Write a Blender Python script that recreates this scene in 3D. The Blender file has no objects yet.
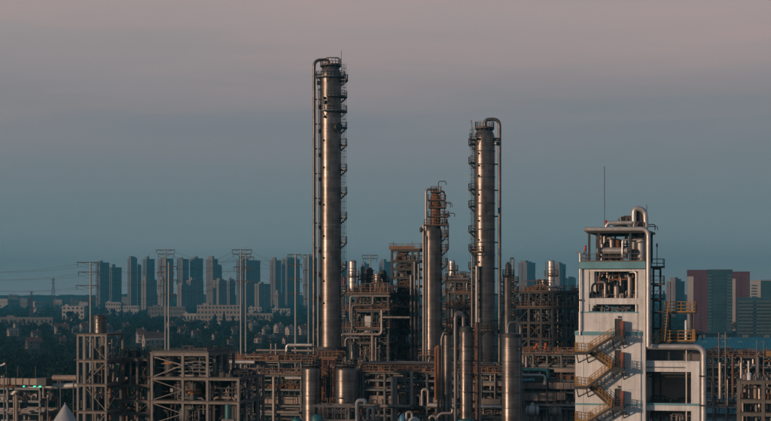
import bpy, math, random
import numpy as np
from mathutils import Vector, Matrix

# ---------------------------------------------------------------- camera, sky, sun, exposure
F, H, HY, CX = 1739.0, 42.0, 290.0, 385.5          # focal length in photo pixels, eye height, horizon row, centre column
scene = bpy.context.scene
COL = scene.collection
cam_d = bpy.data.cameras.new('camera'); cam = bpy.data.objects.new('camera', cam_d); COL.objects.link(cam)
cam.location = (0, 0, H); cam.rotation_euler = (math.radians(90), 0, 0)
cam_d.sensor_width = 36; cam_d.lens = F * 36 / 771; cam_d.shift_y = (HY - 210.5) / 771
cam_d.clip_start = 1; cam_d.clip_end = 30000
scene.camera = cam

SUN_AZ, SUN_EL = math.radians(58), math.radians(7)     # azimuth to the left of straight behind the camera
to_sun = Vector((-math.sin(SUN_AZ) * math.cos(SUN_EL), -math.cos(SUN_AZ) * math.cos(SUN_EL), math.sin(SUN_EL)))
sun_d = bpy.data.lights.new('sun', 'SUN'); sun = bpy.data.objects.new('sun', sun_d); COL.objects.link(sun)
sun_d.energy = 3.1; sun_d.angle = math.radians(3.5); sun_d.color = (1.0, 0.63, 0.42)
sun.rotation_euler = to_sun.to_track_quat('Z', 'Y').to_euler(); sun.location = (-200, -200, 150)


def lin(r, g, b):
    f = lambda c: (c / 255 / 12.92) if c / 255 <= .04045 else ((c / 255 + .055) / 1.055) ** 2.4
    return (f(r), f(g), f(b), 1)


world = bpy.data.worlds.new('World'); scene.world = world; world.use_nodes = True
wt = world.node_tree; wt.nodes.clear()
wn = wt.nodes.new
sky = wn('ShaderNodeTexSky'); sky.sky_type = 'NISHITA'; sky.sun_disc = False
sky.sun_elevation = SUN_EL; sky.sun_rotation = math.radians(180) + SUN_AZ
sky.air_density = 1.5; sky.dust_density = 3.0
tc = wn('ShaderNodeTexCoord'); sep = wn('ShaderNodeSeparateXYZ'); wt.links.new(tc.outputs['Generated'], sep.inputs[0])
mp = wn('ShaderNodeMapping'); mp.inputs['Scale'].default_value = (2.2, 2.2, 20); wt.links.new(tc.outputs['Generated'], mp.inputs[0])
cn = wn('ShaderNodeTexNoise'); cn.inputs['Scale'].default_value = 1.3; cn.inputs['Detail'].default_value = 4; cn.inputs['Roughness'].default_value = .55
wt.links.new(mp.outputs[0], cn.inputs['Vector'])
wob = wn('ShaderNodeMath'); wob.operation = 'MULTIPLY_ADD'; wob.inputs[1].default_value = .05; wob.inputs[2].default_value = -.025
wt.links.new(cn.outputs['Fac'], wob.inputs[0])
add = wn('ShaderNodeMath'); add.operation = 'ADD'; wt.links.new(sep.outputs[2], add.inputs[0]); wt.links.new(wob.outputs[0], add.inputs[1])
ramp = wn('ShaderNodeValToRGB'); wt.links.new(add.outputs[0], ramp.inputs[0])
stops = [(0.0, lin(146, 154, 157)), (.012, lin(138, 150, 153)), (.026, lin(128, 143, 147)), (.045, lin(122, 137, 142)), (.072, lin(126, 134, 140)), (.095, lin(131, 135, 141)),
         (.112, lin(140, 138, 142)), (.130, lin(153, 146, 148)), (.160, lin(165, 154, 154)), (.2, lin(152, 146, 150)), (.3, lin(70, 106, 123)), (.5, lin(24, 80, 104)), (1.0, lin(12, 66, 94))]
el = ramp.color_ramp.elements
while len(el) < len(stops): el.new(.5)
for e, (p, c) in zip(el, stops): e.position = p; e.color = c
b1 = wn('ShaderNodeBackground'); b1.inputs[1].default_value = .05; wt.links.new(sky.outputs[0], b1.inputs[0])
# faint pink cloud streaks drifting across the upper sky
mp2 = wn('ShaderNodeMapping'); mp2.inputs['Scale'].default_value = (2.6, 2.6, 26); mp2.inputs['Rotation'].default_value = (0, math.radians(5), 0); wt.links.new(tc.outputs['Generated'], mp2.inputs[0])
cn2 = wn('ShaderNodeTexNoise'); cn2.inputs['Scale'].default_value = 1.3; cn2.inputs['Detail'].default_value = 8; cn2.inputs['Distortion'].default_value = .6; wt.links.new(mp2.outputs[0], cn2.inputs['Vector'])
cr2 = wn('ShaderNodeMapRange'); cr2.inputs[1].default_value = .42; cr2.inputs[2].default_value = .72; cr2.inputs[4].default_value = .5; wt.links.new(cn2.outputs['Fac'], cr2.inputs[0])
up = wn('ShaderNodeMapRange'); up.inputs[1].default_value = .06; up.inputs[2].default_value = .14; wt.links.new(sep.outputs[2], up.inputs[0])
cf = wn('ShaderNodeMath'); cf.operation = 'MULTIPLY'; wt.links.new(cr2.outputs[0], cf.inputs[0]); wt.links.new(up.outputs[0], cf.inputs[1])
cm = wn('ShaderNodeMix'); cm.data_type = 'RGBA'; wt.links.new(cf.outputs[0], cm.inputs[0]); wt.links.new(ramp.outputs[0], cm.inputs[6]); cm.inputs[7].default_value = lin(190, 160, 156)
b2 = wn('ShaderNodeBackground'); b2.inputs[1].default_value = 1.0; wt.links.new(cm.outputs[2], b2.inputs[0])
mx = wn('ShaderNodeMixShader'); mx.inputs[0].default_value = .96
wt.links.new(b1.outputs[0], mx.inputs[1]); wt.links.new(b2.outputs[0], mx.inputs[2])
wo = wn('ShaderNodeOutputWorld'); wt.links.new(mx.outputs[0], wo.inputs[0])

scene.render.engine = 'CYCLES'
vs = scene.view_settings; vs.view_transform = 'Standard'; vs.look = 'None'; vs.exposure = 0; vs.gamma = 1; vs.use_curve_mapping = False
cy = scene.cycles; cy.max_bounces = 5; cy.diffuse_bounces = 2; cy.glossy_bounces = 3; cy.volume_bounces = 0; cy.transparent_max_bounces = 6
cy.use_denoising = True

# ---------------------------------------------------------------- helpers
rnd = random.Random(7)
ROT = math.radians(-14)
def U(px): return (px - CX) / F
def Z(py, d): return H - (py - HY) * d / F
def W(px, py, d): return Vector((U(px) * d, d, Z(py, d)))


def mat(name, col, rough=.6, metal=0.0, var=.18, scale=.6, stain=None, stain_amt=.5, streak=0.0, seam=0.0, bump=0.0, fine=6.0):
    m = bpy.data.materials.new(name); m.use_nodes = True
    t = m.node_tree; b = t.nodes['Principled BSDF']; L = t.links.new; N = t.nodes.new
    b.inputs['Metallic'].default_value = metal
    co = N('ShaderNodeTexCoord')
    n1 = N('ShaderNodeTexNoise'); n1.inputs['Scale'].default_value = scale; n1.inputs['Detail'].default_value = 6; L(co.outputs['Object'], n1.inputs[0])
    r1 = N('ShaderNodeMapRange'); r1.inputs[1].default_value = .3; r1.inputs[2].default_value = .7
    r1.inputs[3].default_value = 1 - var; r1.inputs[4].default_value = 1 + var; L(n1.outputs['Fac'], r1.inputs[0])
    cur = r1.outputs[0]
    def mul(sock):
        nonlocal cur
        k = N('ShaderNodeMath'); k.operation = 'MULTIPLY'; L(cur, k.inputs[0]); L(sock, k.inputs[1]); cur = k.outputs[0]
    n2 = N('ShaderNodeTexNoise'); n2.inputs['Scale'].default_value = fine; n2.inputs['Detail'].default_value = 3; L(co.outputs['Object'], n2.inputs[0])
    r2 = N('ShaderNodeMapRange'); r2.inputs[3].default_value = 1 - var * .6; r2.inputs[4].default_value = 1 + var * .6; L(n2.outputs['Fac'], r2.inputs[0]); mul(r2.outputs[0])
    if streak:
        ms = N('ShaderNodeMapping'); ms.inputs['Scale'].default_value = (3, 3, .12); L(co.outputs['Object'], ms.inputs[0])
        n3 = N('ShaderNodeTexNoise'); n3.inputs['Scale'].default_value = 1.2; n3.inputs['Detail'].default_value = 4; L(ms.outputs[0], n3.inputs[0])
        r3 = N('ShaderNodeMapRange'); r3.inputs[1].default_value = .35; r3.inputs[2].default_value = .7
        r3.inputs[3].default_value = 1; r3.inputs[4].default_value = 1 - streak; L(n3.outputs['Fac'], r3.inputs[0]); mul(r3.outputs[0])
    if seam:
        sz = N('ShaderNodeSeparateXYZ'); L(co.outputs['Object'], sz.inputs[0])
        md = N('ShaderNodeMath'); md.operation = 'PINGPONG'; md.inputs[1].default_value = seam / 2; L(sz.outputs[2], md.inputs[0])
        lt = N('ShaderNodeMapRange'); lt.inputs[1].default_value = 0; lt.inputs[2].default_value = .07
        lt.inputs[3].default_value = .62; lt.inputs[4].default_value = 1; L(md.outputs[0], lt.inputs[0]); mul(lt.outputs[0])
        at = N('ShaderNodeMath'); at.operation = 'ARCTAN2'; L(sz.outputs[1], at.inputs[0]); L(sz.outputs[0], at.inputs[1])
        rows = N('ShaderNodeMath'); rows.operation = 'DIVIDE'; rows.inputs[1].default_value = seam; L(sz.outputs[2], rows.inputs[0]); fr = N('ShaderNodeMath'); fr.operation = 'ROUND'; L(rows.outputs[0], fr.inputs[0])
        sh = N('ShaderNodeMath'); sh.operation = 'MULTIPLY_ADD'; sh.inputs[1].default_value = .37; L(fr.outputs[0], sh.inputs[0]); ma = N('ShaderNodeMath'); ma.operation = 'MULTIPLY'; ma.inputs[1].default_value = 1.3; L(at.outputs[0], ma.inputs[0]); L(ma.outputs[0], sh.inputs[2])
        fa = N('ShaderNodeMath'); fa.operation = 'FLOOR'; L(sh.outputs[0], fa.inputs[0]); cv = N('ShaderNodeCombineXYZ'); L(fa.outputs[0], cv.inputs[0]); L(fr.outputs[0], cv.inputs[1])
        wh = N('ShaderNodeTexWhiteNoise'); wh.noise_dimensions = '2D'; L(cv.outputs[0], wh.inputs['Vector'])
        wr = N('ShaderNodeMapRange'); wr.inputs[3].default_value = .72; wr.inputs[4].default_value = 1.2; L(wh.outputs['Value'], wr.inputs[0]); mul(wr.outputs[0])
    mx = N('ShaderNodeMix'); mx.data_type = 'RGBA'; mx.blend_type = 'MULTIPLY'; mx.inputs[0].default_value = 1
    mx.inputs[6].default_value = (*col, 1); L(cur, mx.inputs[7])
    out = mx.outputs[2]
    if stain:
        n4 = N('ShaderNodeTexNoise'); n4.inputs['Scale'].default_value = scale * 1.7; n4.inputs['Detail'].default_value = 8; n4.inputs['Roughness'].default_value = .7
        L(co.outputs['Object'], n4.inputs[0])
        r4 = N('ShaderNodeMapRange'); r4.inputs[1].default_value = .5; r4.inputs[2].default_value = .72; r4.inputs[4].default_value = stain_amt; L(n4.outputs['Fac'], r4.inputs[0])
        m2 = N('ShaderNodeMix'); m2.data_type = 'RGBA'; L(r4.outputs[0], m2.inputs[0]); L(out, m2.inputs[6]); m2.inputs[7].default_value = (*stain, 1); out = m2.outputs[2]
    L(out, b.inputs['Base Color'])
    rr = N('ShaderNodeMapRange'); rr.inputs[3].default_value = max(.05, rough - .1); rr.inputs[4].default_value = min(1, rough + .12); L(n1.outputs['Fac'], rr.inputs[0]); L(rr.outputs[0], b.inputs['Roughness'])
    if bump:
        bp = N('ShaderNodeBump'); bp.inputs['Strength'].default_value = bump; bp.inputs['Distance'].default_value = .05; L(n2.outputs['Fac'], bp.inputs['Height']); L(bp.outputs[0], b.inputs['Normal'])
    return m


RUST = (.20, .075, .03)
M = dict(
    clad=mat('aluminium_cladding', (.168, .156, .148), .35, .7, .22, .5, (.16, .11, .08), .45, .35, 1.0, .15),
    clad2=mat('dull_cladding', (.15, .143, .137), .38, .65, .22, .5, (.15, .10, .07), .55, .4, 1.1, .15),
    silver=mat('bright_pipe_cladding', (.50, .50, .50), .38, .5, .15, 1.2, (.2, .16, .13), .35),
    pipe=mat('grey_pipe', (.17, .175, .185), .45, .5, .2, .8, RUST, .4),
    pipel=mat('pale_pipe', (.31, .29, .275), .4, .4, .2, .8, (.2, .13, .09), .45),
    rusty=mat('rusty_pipe', (.19, .095, .055), .75, 0, .3, .9, (.10, .05, .03), .6),
    steel=mat('structural_steel', (.055, .068, .076), .65, 0, .25, .5, RUST, .35),
    steelb=mat('galvanised_steel', (.125, .15, .165), .55, .2, .2, .5, RUST, .25),
    dark=mat('dark_steel', (.032, .04, .045), .6, 0, .25, .8),
    grate=mat('grating', (.13, .12, .11), .8, 0, .25, 1.5, RUST, .4),
    rail=mat('rusty_orange_railing', (.17, .10, .065), .7, 0, .25, 1.2, (.14, .07, .04), .6),
    ochre=mat('ochre_paint', (.34, .195, .06), .55, 0, .2, .8, (.2, .1, .04), .5),
    conc=mat('weathered_concrete', (.24, .235, .23), .85, 0, .22, .35, (.15, .13, .11), .6, .25, 0, .4),
    conc2=mat('grey_concrete', (.16, .155, .15), .85, 0, .22, .35, (.11, .10, .09), .6, .25, 0, .4),
    duct=mat('dusty_beige_cladding', (.27, .225, .195), .6, .2, .2, .5, (.16, .10, .07), .6),
    white=mat('white_wall_paint', (.73, .765, .785), .7, 0, .06, .25, (.34, .31, .285), .65, .28, 0, .1),
    joint=mat('panel_joint_sealant', (.42, .43, .44), .8, 0, .2, .6),
    balc=mat('balcony_slab', (.085, .10, .105), .8, 0, .15, .1),
    bandc=mat('faded_orange_band', (.28, .12, .045), .7, 0, .2, 1.5),
    blue=mat('blue_trim_paint', (.13, .33, .40), .55, 0, .12, .6, (.10, .2, .24), .4),
    bluew=mat('blue_sheet', (.06, .22, .36), .5, .1, .15, .4, (.04, .12, .18), .4),
    bluer=mat('blue_roof_sheet', (.025, .22, .30), .5, .1, .15, .1, (.06, .18, .22), .5),
    teal=mat('teal_paint', (.02, .12, .14), .5, 0, .2, .8, (.02, .08, .08), .4),
    reddoor=mat('brown_red_paint', (.24, .07, .05), .6, 0, .15, 1),
    red=mat('red_fabric', (.40, .045, .03), .7, 0, .1, 2),
    orange=mat('orange_fabric', (.48, .15, .05), .7, 0, .1, 2),
    grey=mat('light_grey_sheet', (.42, .44, .45), .5, .3, .12, .4),
    polem=mat('galvanised_pole', (.27, .28, .28), .5, .3, .12, .2),
    wire=mat('wire', (.05, .05, .05), .6),
    maroon=mat('maroon_wall', (.085, .024, .036), .8, 0, .12, .05),
    cream=mat('cream_wall', (.36, .345, .335), .85, 0, .12, .05, (.28, .26, .25), .4),
    tower=mat('tower_wall', (.18, .175, .18), .85, 0, .12, .03, (.17, .155, .155), .5),
    towerb=mat('tower_wall_rosy', (.20, .165, .16), .85, 0, .12, .03, (.15, .13, .13), .5),
    towerc=mat('tower_wall_ashen', (.15, .16, .17), .85, 0, .12, .03, (.2, .2, .2), .5),
    tower2=mat('tower_wall_pale', (.25, .225, .215), .85, 0, .12, .03, (.22, .2, .19), .5),
    glass=mat('window_glass', (.035, .05, .06), .18, 0, .2, .2),
    glassw=mat('curtain_glass', (.03, .07, .085), .2, 0, .25, .08),
    roof=mat('tile_roof', (.13, .085, .07), .85, 0, .25, .3, (.07, .05, .045), .6),
    roofg=mat('grey_roof', (.17, .17, .17), .85, 0, .2, .2),
    render=mat('house_render', (.30, .27, .25), .85, 0, .15, .2, (.3, .26, .22), .4),
    bark=mat('bark', (.07, .05, .035), .9, 0, .3, 2),
    leaf=mat('leaf_dark', (.012, .026, .018), .7, 0, .45, .5, None, 0, 0, 0, 0, 2.5),
    leaf2=mat('leaf_olive', (.018, .028, .018), .7, 0, .45, .5, None, 0, 0, 0, 0, 2.5),
    ground=mat('field', (.03, .036, .025), .95, 0, .4, .012, (.05, .045, .035), .6, 0, 0, 0, .15),
    pave=mat('paving', (.06, .066, .07), .9, 0, .25, .05, (.035, .038, .04), .6, 0, 0, 0, .5),
    hill=mat('hill', (.05, .065, .045), .95, 0, .3, .004),
)
for k_ in ('leaf', 'leaf2', 'ground', 'hill', 'roof', 'bark', 'pave'): M[k_].node_tree.nodes['Principled BSDF'].inputs['Specular IOR Level'].default_value = .08
lamp = bpy.data.materials.new('green_signal_lamp'); lamp.use_nodes = True
lb = lamp.node_tree.nodes['Principled BSDF']; lb.inputs['Base Color'].default_value = (.05, .5, .3, 1)
lb.inputs['Emission Color'].default_value = (.05, 1, .45, 1); lb.inputs['Emission Strength'].default_value = 2.2
M['lamp'] = lamp


class MB:
    def __init__(s): s.v = []; s.f = []
    def add(s, vs, fs):
        o = len(s.v); s.v += [tuple(p) for p in vs]; s.f += [tuple(i + o for i in f) for f in fs]; return s
    def box(s, x0, x1, y0, y1, z0, z1):
        return s.add([(x0, y0, z0), (x1, y0, z0), (x1, y1, z0), (x0, y1, z0), (x0, y0, z1), (x1, y0, z1), (x1, y1, z1), (x0, y1, z1)],
                     [(0, 3, 2, 1), (4, 5, 6, 7), (0, 1, 5, 4), (1, 2, 6, 5), (2, 3, 7, 6), (3, 0, 4, 7)])
    def beam(s, p, q, w, h=None):
        h = h or w; p = Vector(p); q = Vector(q); d = (q - p)
        if d.length < 1e-6: return s
        d.normalize(); up = Vector((0, 0, 1)) if abs(d.z) < .95 else Vector((0, 1, 0))
        a = d.cross(up).normalized() * w / 2; b = a.cross(d).normalized() * h / 2
        vs = [p - a - b, p + a - b, p + a + b, p - a + b, q - a - b, q + a - b, q + a + b, q - a + b]
        return s.add(vs, [(0, 1, 2, 3), (7, 6, 5, 4), (0, 4, 5, 1), (1, 5, 6, 2), (2, 6, 7, 3), (3, 7, 4, 0)])
    def tube(s, pts, r, seg=8, cap=True):
        pts = [Vector(p) for p in pts]; n = len(pts); vs = []; fs = []
        t0 = (pts[1] - pts[0]).normalized()
        a = t0.cross(Vector((0, 0, 1)) if abs(t0.z) < .9 else Vector((1, 0, 0))).normalized()
        for i, p in enumerate(pts):
            t = (pts[min(i + 1, n - 1)] - pts[max(i - 1, 0)]).normalized()
            a = (a - t * a.dot(t)).normalized(); b = t.cross(a)
            rr = r[i] if isinstance(r, (list, tuple)) else r
            for k in range(seg):
                th = 2 * math.pi * k / seg; vs.append(p + a * math.cos(th) * rr + b * math.sin(th) * rr)
        for i in range(n - 1):
            for k in range(seg):
                k2 = (k + 1) % seg; fs.append((i * seg + k, i * seg + k2, (i + 1) * seg + k2, (i + 1) * seg + k))
        if cap: fs.append(tuple(range(seg))[::-1]); fs.append(tuple(range((n - 1) * seg, n * seg)))
        return s.add(vs, fs)
    def lathe(s, prof, seg=24, c=(0, 0)):
        vs = []; fs = []; n = len(prof)
        for r, z in prof:
            for k in range(seg):
                th = 2 * math.pi * k / seg; vs.append((c[0] + r * math.cos(th), c[1] + r * math.sin(th), z))
        for i in range(n - 1):
            for k in range(seg):
                k2 = (k + 1) % seg; fs.append((i * seg + k, i * seg + k2, (i + 1) * seg + k2, (i + 1) * seg + k))
        fs.append(tuple(range(seg))[::-1]); fs.append(tuple(range((n - 1) * seg, n * seg)))
        return s.add(vs, fs)
    def prism(s, outline, z0, z1):
        n = len(outline)
        vs = [(x, y, z0) for x, y in outline] + [(x, y, z1) for x, y in outline]
        fs = [(i, (i + 1) % n, n + (i + 1) % n, n + i) for i in range(n)] + [tuple(range(n))[::-1], tuple(range(n, 2 * n))]
        return s.add(vs, fs)
    def sector(s, r0, r1, a0, a1, z0, z1, seg=16):
        vs = []; fs = []
        for i in range(seg + 1):
            a = math.radians(a0 + (a1 - a0) * i / seg); c, sn = math.cos(a), math.sin(a)
            vs += [(r0 * c, r0 * sn, z0), (r1 * c, r1 * sn, z0), (r1 * c, r1 * sn, z1), (r0 * c, r0 * sn, z1)]
        for i in range(seg):
            o = i * 4
            for k in range(4):
                k2 = (k + 1) % 4; fs.append((o + k, o + 4 + k, o + 4 + k2, o + k2))
        fs += [(0, 1, 2, 3), (seg * 4 + 3, seg * 4 + 2, seg * 4 + 1, seg * 4)]
        return s.add(vs, fs)
    def mesh(s, name, m, smooth=False):
        me = bpy.data.meshes.new(name); me.from_pydata(s.v, [], s.f); me.materials.append(M[m] if isinstance(m, str) else m)
        if smooth:
            me.polygons.foreach_set('use_smooth', [True] * len(me.polygons)); me.set_sharp_from_angle(angle=math.radians(38))
        me.update(); return me
    def build(s, name, m, parent=None, smooth=False, kind=None, label=None):
        return link(name, s.mesh(name, m, smooth), parent, kind=kind, label=label)


def link(name, me, parent=None, loc=None, kind=None, label=None):
    o = bpy.data.objects.new(name, me); COL.objects.link(o); o.parent = parent
    if loc: o.location = loc
    if kind: o['kind'] = kind
    if label: o['label'] = label
    return o


def tag(o, label, cat, group=None):
    o['label'] = label; o['category'] = cat
    if group: o['group'] = group
    return o


def thing(name, label, cat, loc=(0, 0, 0), rotz=0, group=None):
    o = bpy.data.objects.new(name, None); COL.objects.link(o); o.empty_display_size = .5
    o.location = loc; o.rotation_euler = (0, 0, rotz)
    return tag(o, label, cat, group)


def bend(pts, R, n=6):
    """polyline with rounded corners of radius R"""
    pts = [Vector(p) for p in pts]; out = [pts[0]]
    for i in range(1, len(pts) - 1):
        a, b, c = pts[i - 1], pts[i], pts[i + 1]
        u = (a - b); v = (c - b); k = min(R, u.length * .49, v.length * .49); u.normalize(); v.normalize()
        p, q = b + u * k, b + v * k
        for j in range(n + 1):
            t = j / n; out.append((1 - t) ** 2 * p + 2 * t * (1 - t) * b + t * t * q)
    out.append(pts[-1]); return out


class Site:
    """a thing on the plant's grid: local x along its front, local y into depth"""
    def __init__(s, px, d, name, label, cat, group=None, rot=ROT):
        s.d = d; s.c = math.cos(rot); s.s = -math.sin(rot); s.ax = U(px) * d
        s.o = thing(name, label, cat, (s.ax, d, 0), rot, group)
    def x(s, px, y=0):
        u = U(px); return (u * (s.d + y * s.c) - s.ax - y * s.s) / (s.c + u * s.s)
    def z(s, py, x=0, y=0): return H - (py - HY) * (s.d - x * s.s + y * s.c) / F
    def world(s, x, y): return (s.ax + x * s.c + y * s.s, s.d - x * s.s + y * s.c)


def railing_path(mb, pts, h=1.1, w=.06, gap=1.3, closed=False, rails=(1.0, .5)):
    pts = [Vector(p) for p in pts]
    if closed: pts = pts + [pts[0]]
    for a, b in zip(pts, pts[1:]):
        L = (b - a).length; n = max(1, round(L / gap))
        for i in range(n + 1):
            p = a.lerp(b, i / n); mb.beam(p, p + Vector((0, 0, h)), w, w)
        for k in rails: mb.beam(a + Vector((0, 0, h * k)), b + Vector((0, 0, h * k)), w, w)
        mb.beam(a + Vector((0, 0, .09)), b + Vector((0, 0, .09)), .03, .16)
    return mb


def handwheel(mb, c, r, axis='y'):
    pts = []
    for i in range(9):
        a = 2 * math.pi * i / 8
        pts.append((c[0] + r * math.cos(a), c[1], c[2] + r * math.sin(a)) if axis == 'y' else (c[0] + r * math.cos(a), c[1] + r * math.sin(a), c[2]))
    mb.tube(pts, r * .16, 5, False)


def fittings(parent, x0, x1, y0, y1, z, n, m='rail', seed=0, hmax=1.3):
    """small valves, instruments, junction boxes and upstands crowded on a deck, too small to pick apart"""
    r = random.Random(seed); mb = MB()
    for i in range(n):
        x, y = r.uniform(x0, x1), r.uniform(y0, y1); k = r.random(); h = r.uniform(.4, hmax)
        if k < .35: mb.tube([(x, y, z), (x, y, z + h)], r.uniform(.05, .16), 6)
        elif k < .6:
            mb.tube([(x, y, z), (x, y, z + h * .7)], .07, 5); handwheel(mb, (x, y, z + h * .75), r.uniform(.18, .32), r.choice('yz'))
        elif k < .8:
            w = r.uniform(.15, .45); mb.box(x - w, x + w, y - w * .6, y + w * .6, z, z + h * .8)
        else:
            L = r.uniform(.8, 2.2); mb.tube(bend([(x, y, z), (x, y, z + h), (x + L, y, z + h), (x + L, y, z + .1)], .2, 3), r.uniform(.06, .12), 6)
    return mb.build('fittings', m, parent, True, kind='stuff')


def pipe(parent, pts, r, m='pipe', R=None, seg=8, name='pipe'):
    return MB().tube(bend(pts, R or r * 3), r, seg).build(name, m, parent, True)


def frame(S, xs, ys, zs, m='steel', cw=.4, bw=.3, decks=(), rails=(), railm='rail', braces=(), side_braces=(), top=None, skip=()):
    o = S.o; top = top or max(zs)
    for i, x in enumerate(xs):
        for j, y in enumerate(ys):
            if (i, j) in skip: continue
            MB().box(x - cw / 2, x + cw / 2, y - cw / 2, y + cw / 2, 0, top).build('column', m, o)
    for z in zs:
        for y in ys: MB().box(xs[0] - cw * .1, xs[-1] + cw * .1, y - bw * .46, y + bw * .46, z - bw * 1.25, z - .012).build('beam', m, o)
        for x in xs: MB().box(x - bw * .4, x + bw * .4, ys[0], ys[-1], z - bw * 1.1, z - .03).build('cross_beam', m, o)
    for k in decks:
        MB().box(xs[0] - .5, xs[-1] + .5, ys[0] - .5, ys[-1] + .5, zs[k], zs[k] + .08).build('deck', 'grate', o)
    for k in rails:
        mb = MB(); z = zs[k] + .08
        railing_path(mb, [(xs[0] - .45, ys[0] - .45, z), (xs[-1] + .45, ys[0] - .45, z), (xs[-1] + .45, ys[-1] + .45, z), (xs[0] - .45, ys[-1] + .45, z)], closed=True)
        mb.build('railing', railm, o)
    for (i, k, t) in braces:
        x0, x1, z0, z1 = xs[i], xs[i + 1], zs[k] + .1, zs[k + 1] - bw * 1.2
        y = ys[0]
        if t in '/X': MB().beam((x0, y, z0), (x1, y, z1), bw * .38, bw * .38).build('brace', m, o)
        if t in '\\X': MB().beam((x0, y + (.03 if t == 'X' else 0), z1), (x1, y + (.03 if t == 'X' else 0), z0), bw * .38, bw * .38).build('brace', m, o)
        if t == 'K':
            MB().beam((x0, y, z0), ((x0 + x1) / 2, y, z1), bw * .38, bw * .38).build('brace', m, o)
            MB().beam((x1, y, z0), ((x0 + x1) / 2, y, z1), bw * .38, bw * .38).build('brace', m, o)
        if t == '>':
            MB().beam((x0, y, z0), (x1, y, (z0 + z1) / 2), bw * .38, bw * .38).build('brace', m, o)
            MB().beam((x0, y, z1), (x1, y, (z0 + z1) / 2), bw * .38, bw * .38).build('brace', m, o)
    for (j, k, t) in side_braces:
        y0, y1, z0, z1 = ys[j], ys[j + 1], zs[k] + .1, zs[k + 1] - bw * 1.2; x = xs[-1]
        MB().beam((x, y0, z0 if t == '/' else z1), (x, y1, z1 if t == '/' else z0), bw * .38, bw * .38).build('brace', m, o)


def random_pipes(S, x0, x1, y0, y1, z0, z1, n, seed, rmax=.28, small=40, mats=('pipe', 'pipel', 'rusty', 'steelb', 'clad2')):
    r = random.Random(seed)
    for i in range(n):
        R = r.uniform(.12, rmax); m = r.choice(mats); y = r.uniform(y0, y1)
        za, zb = sorted((r.uniform(z0, z1), r.uniform(z0, z1)))
        if zb - za < 2: zb = min(z1, za + 3)
        xa, xb = r.uniform(x0, x1), r.uniform(x0, x1)
        k = r.random()
        if k < .4: pts = [(xa, y, za), (xa, y, zb), (xa + math.copysign(min(abs(xb - xa), 4) + .8, xb - xa), y, zb)]
        elif k < .7: pts = [(xa, y, za), (xa, y, zb)]
        else: pts = [(xa, y, za), (xa, y, zb), (xb if abs(xb - xa) > 1 else xa + 1.5, y, zb), (xb if abs(xb - xa) > 1 else xa + 1.5, y, za - r.uniform(0, 2))]
        pts = [(min(max(p[0], x0), x1), p[1], max(p[2], .2)) for p in pts]
        q = [pts[0]]
        for p in pts[1:]:
            if (Vector(p) - Vector(q[-1])).length > .3: q.append(p)
        if len(q) > 1: pipe(S.o, q, R, m)
    if small:
        mb = MB()
        for i in range(small):
            x, y, z = r.uniform(x0, x1), r.uniform(y0, y1), r.uniform(z0, z1); L = r.uniform(1, 4)
            if r.random() < .55: mb.tube([(x, y, z), (x, y, min(z + L, z1))], r.uniform(.04, .1), 5)
            else: mb.tube([(x, y, z), (min(x + L, x1), y, z)], r.uniform(.04, .1), 5)
            if r.random() < .3: mb.box(x - .2, x + .25, y - .2, y + .2, z - .25, z + .3)
        mb.build('small_piping', r.choice(('pipe', 'steelb')), S.o, True, kind='stuff')


def secondary(S, xs, y0, y1, z0, z1, n, seed, m='steel'):
    """handrails, hangers, tray and minor bracing too fine to pick apart"""
    r = random.Random(seed); mb = MB()
    for i in range(n):
        x, y, z = r.uniform(xs[0], xs[-1]), r.uniform(y0, y1), r.uniform(z0, z1); k = r.random(); w = r.uniform(.07, .16); L = r.uniform(1.5, 6)
        if k < .35: mb.beam((x, y, z), (x, y, min(z + L, z1)), w)
        elif k < .75: mb.beam((x, y, z), (min(x + L * 1.4, xs[-1]), y, z), w)
        elif k < .9: mb.beam((x, y, z), (min(x + L * .6, xs[-1]), y, min(z + L * .6, z1)), w)
        else: mb.box(x, min(x + L, xs[-1]), y, y + .4, z, z + .14)
    return mb.build('secondary_steel', m, S.o, kind='stuff')


# ---------------------------------------------------------------- the setting
def setting(name, mb, m, smooth=False):
    o = mb.build(name, m, None, smooth); o['kind'] = 'structure'; return o

setting('ground', MB().box(-2500, 2500, -300, 5600, -.5, 0), 'ground')
setting('plant_pavement', MB().add([(-130, 150, .004), (170, 150, .004), (170, 520, .004), (-130, 520, .004)], [(0, 1, 2, 3)]), 'pave')
hm = MB(); hv = []; n = 400
for i in range(n + 1):
    x = -2400 + 4800 * i / n; h = 27 + 2.5 * math.sin(i * .057) + 2 * math.sin(i * .14 + 1) + rnd.uniform(-2, 2)
    hv += [(x, 5250, -.3), (x, 5400, h), (x, 5580, -.3)]
hm.add(hv, [(i * 3, i * 3 + 3, i * 3 + 4, i * 3 + 1) for i in range(n)] + [(i * 3 + 1, i * 3 + 4, i * 3 + 5, i * 3 + 2) for i in range(n)])
setting('hills', hm, 'hill', True)

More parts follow.
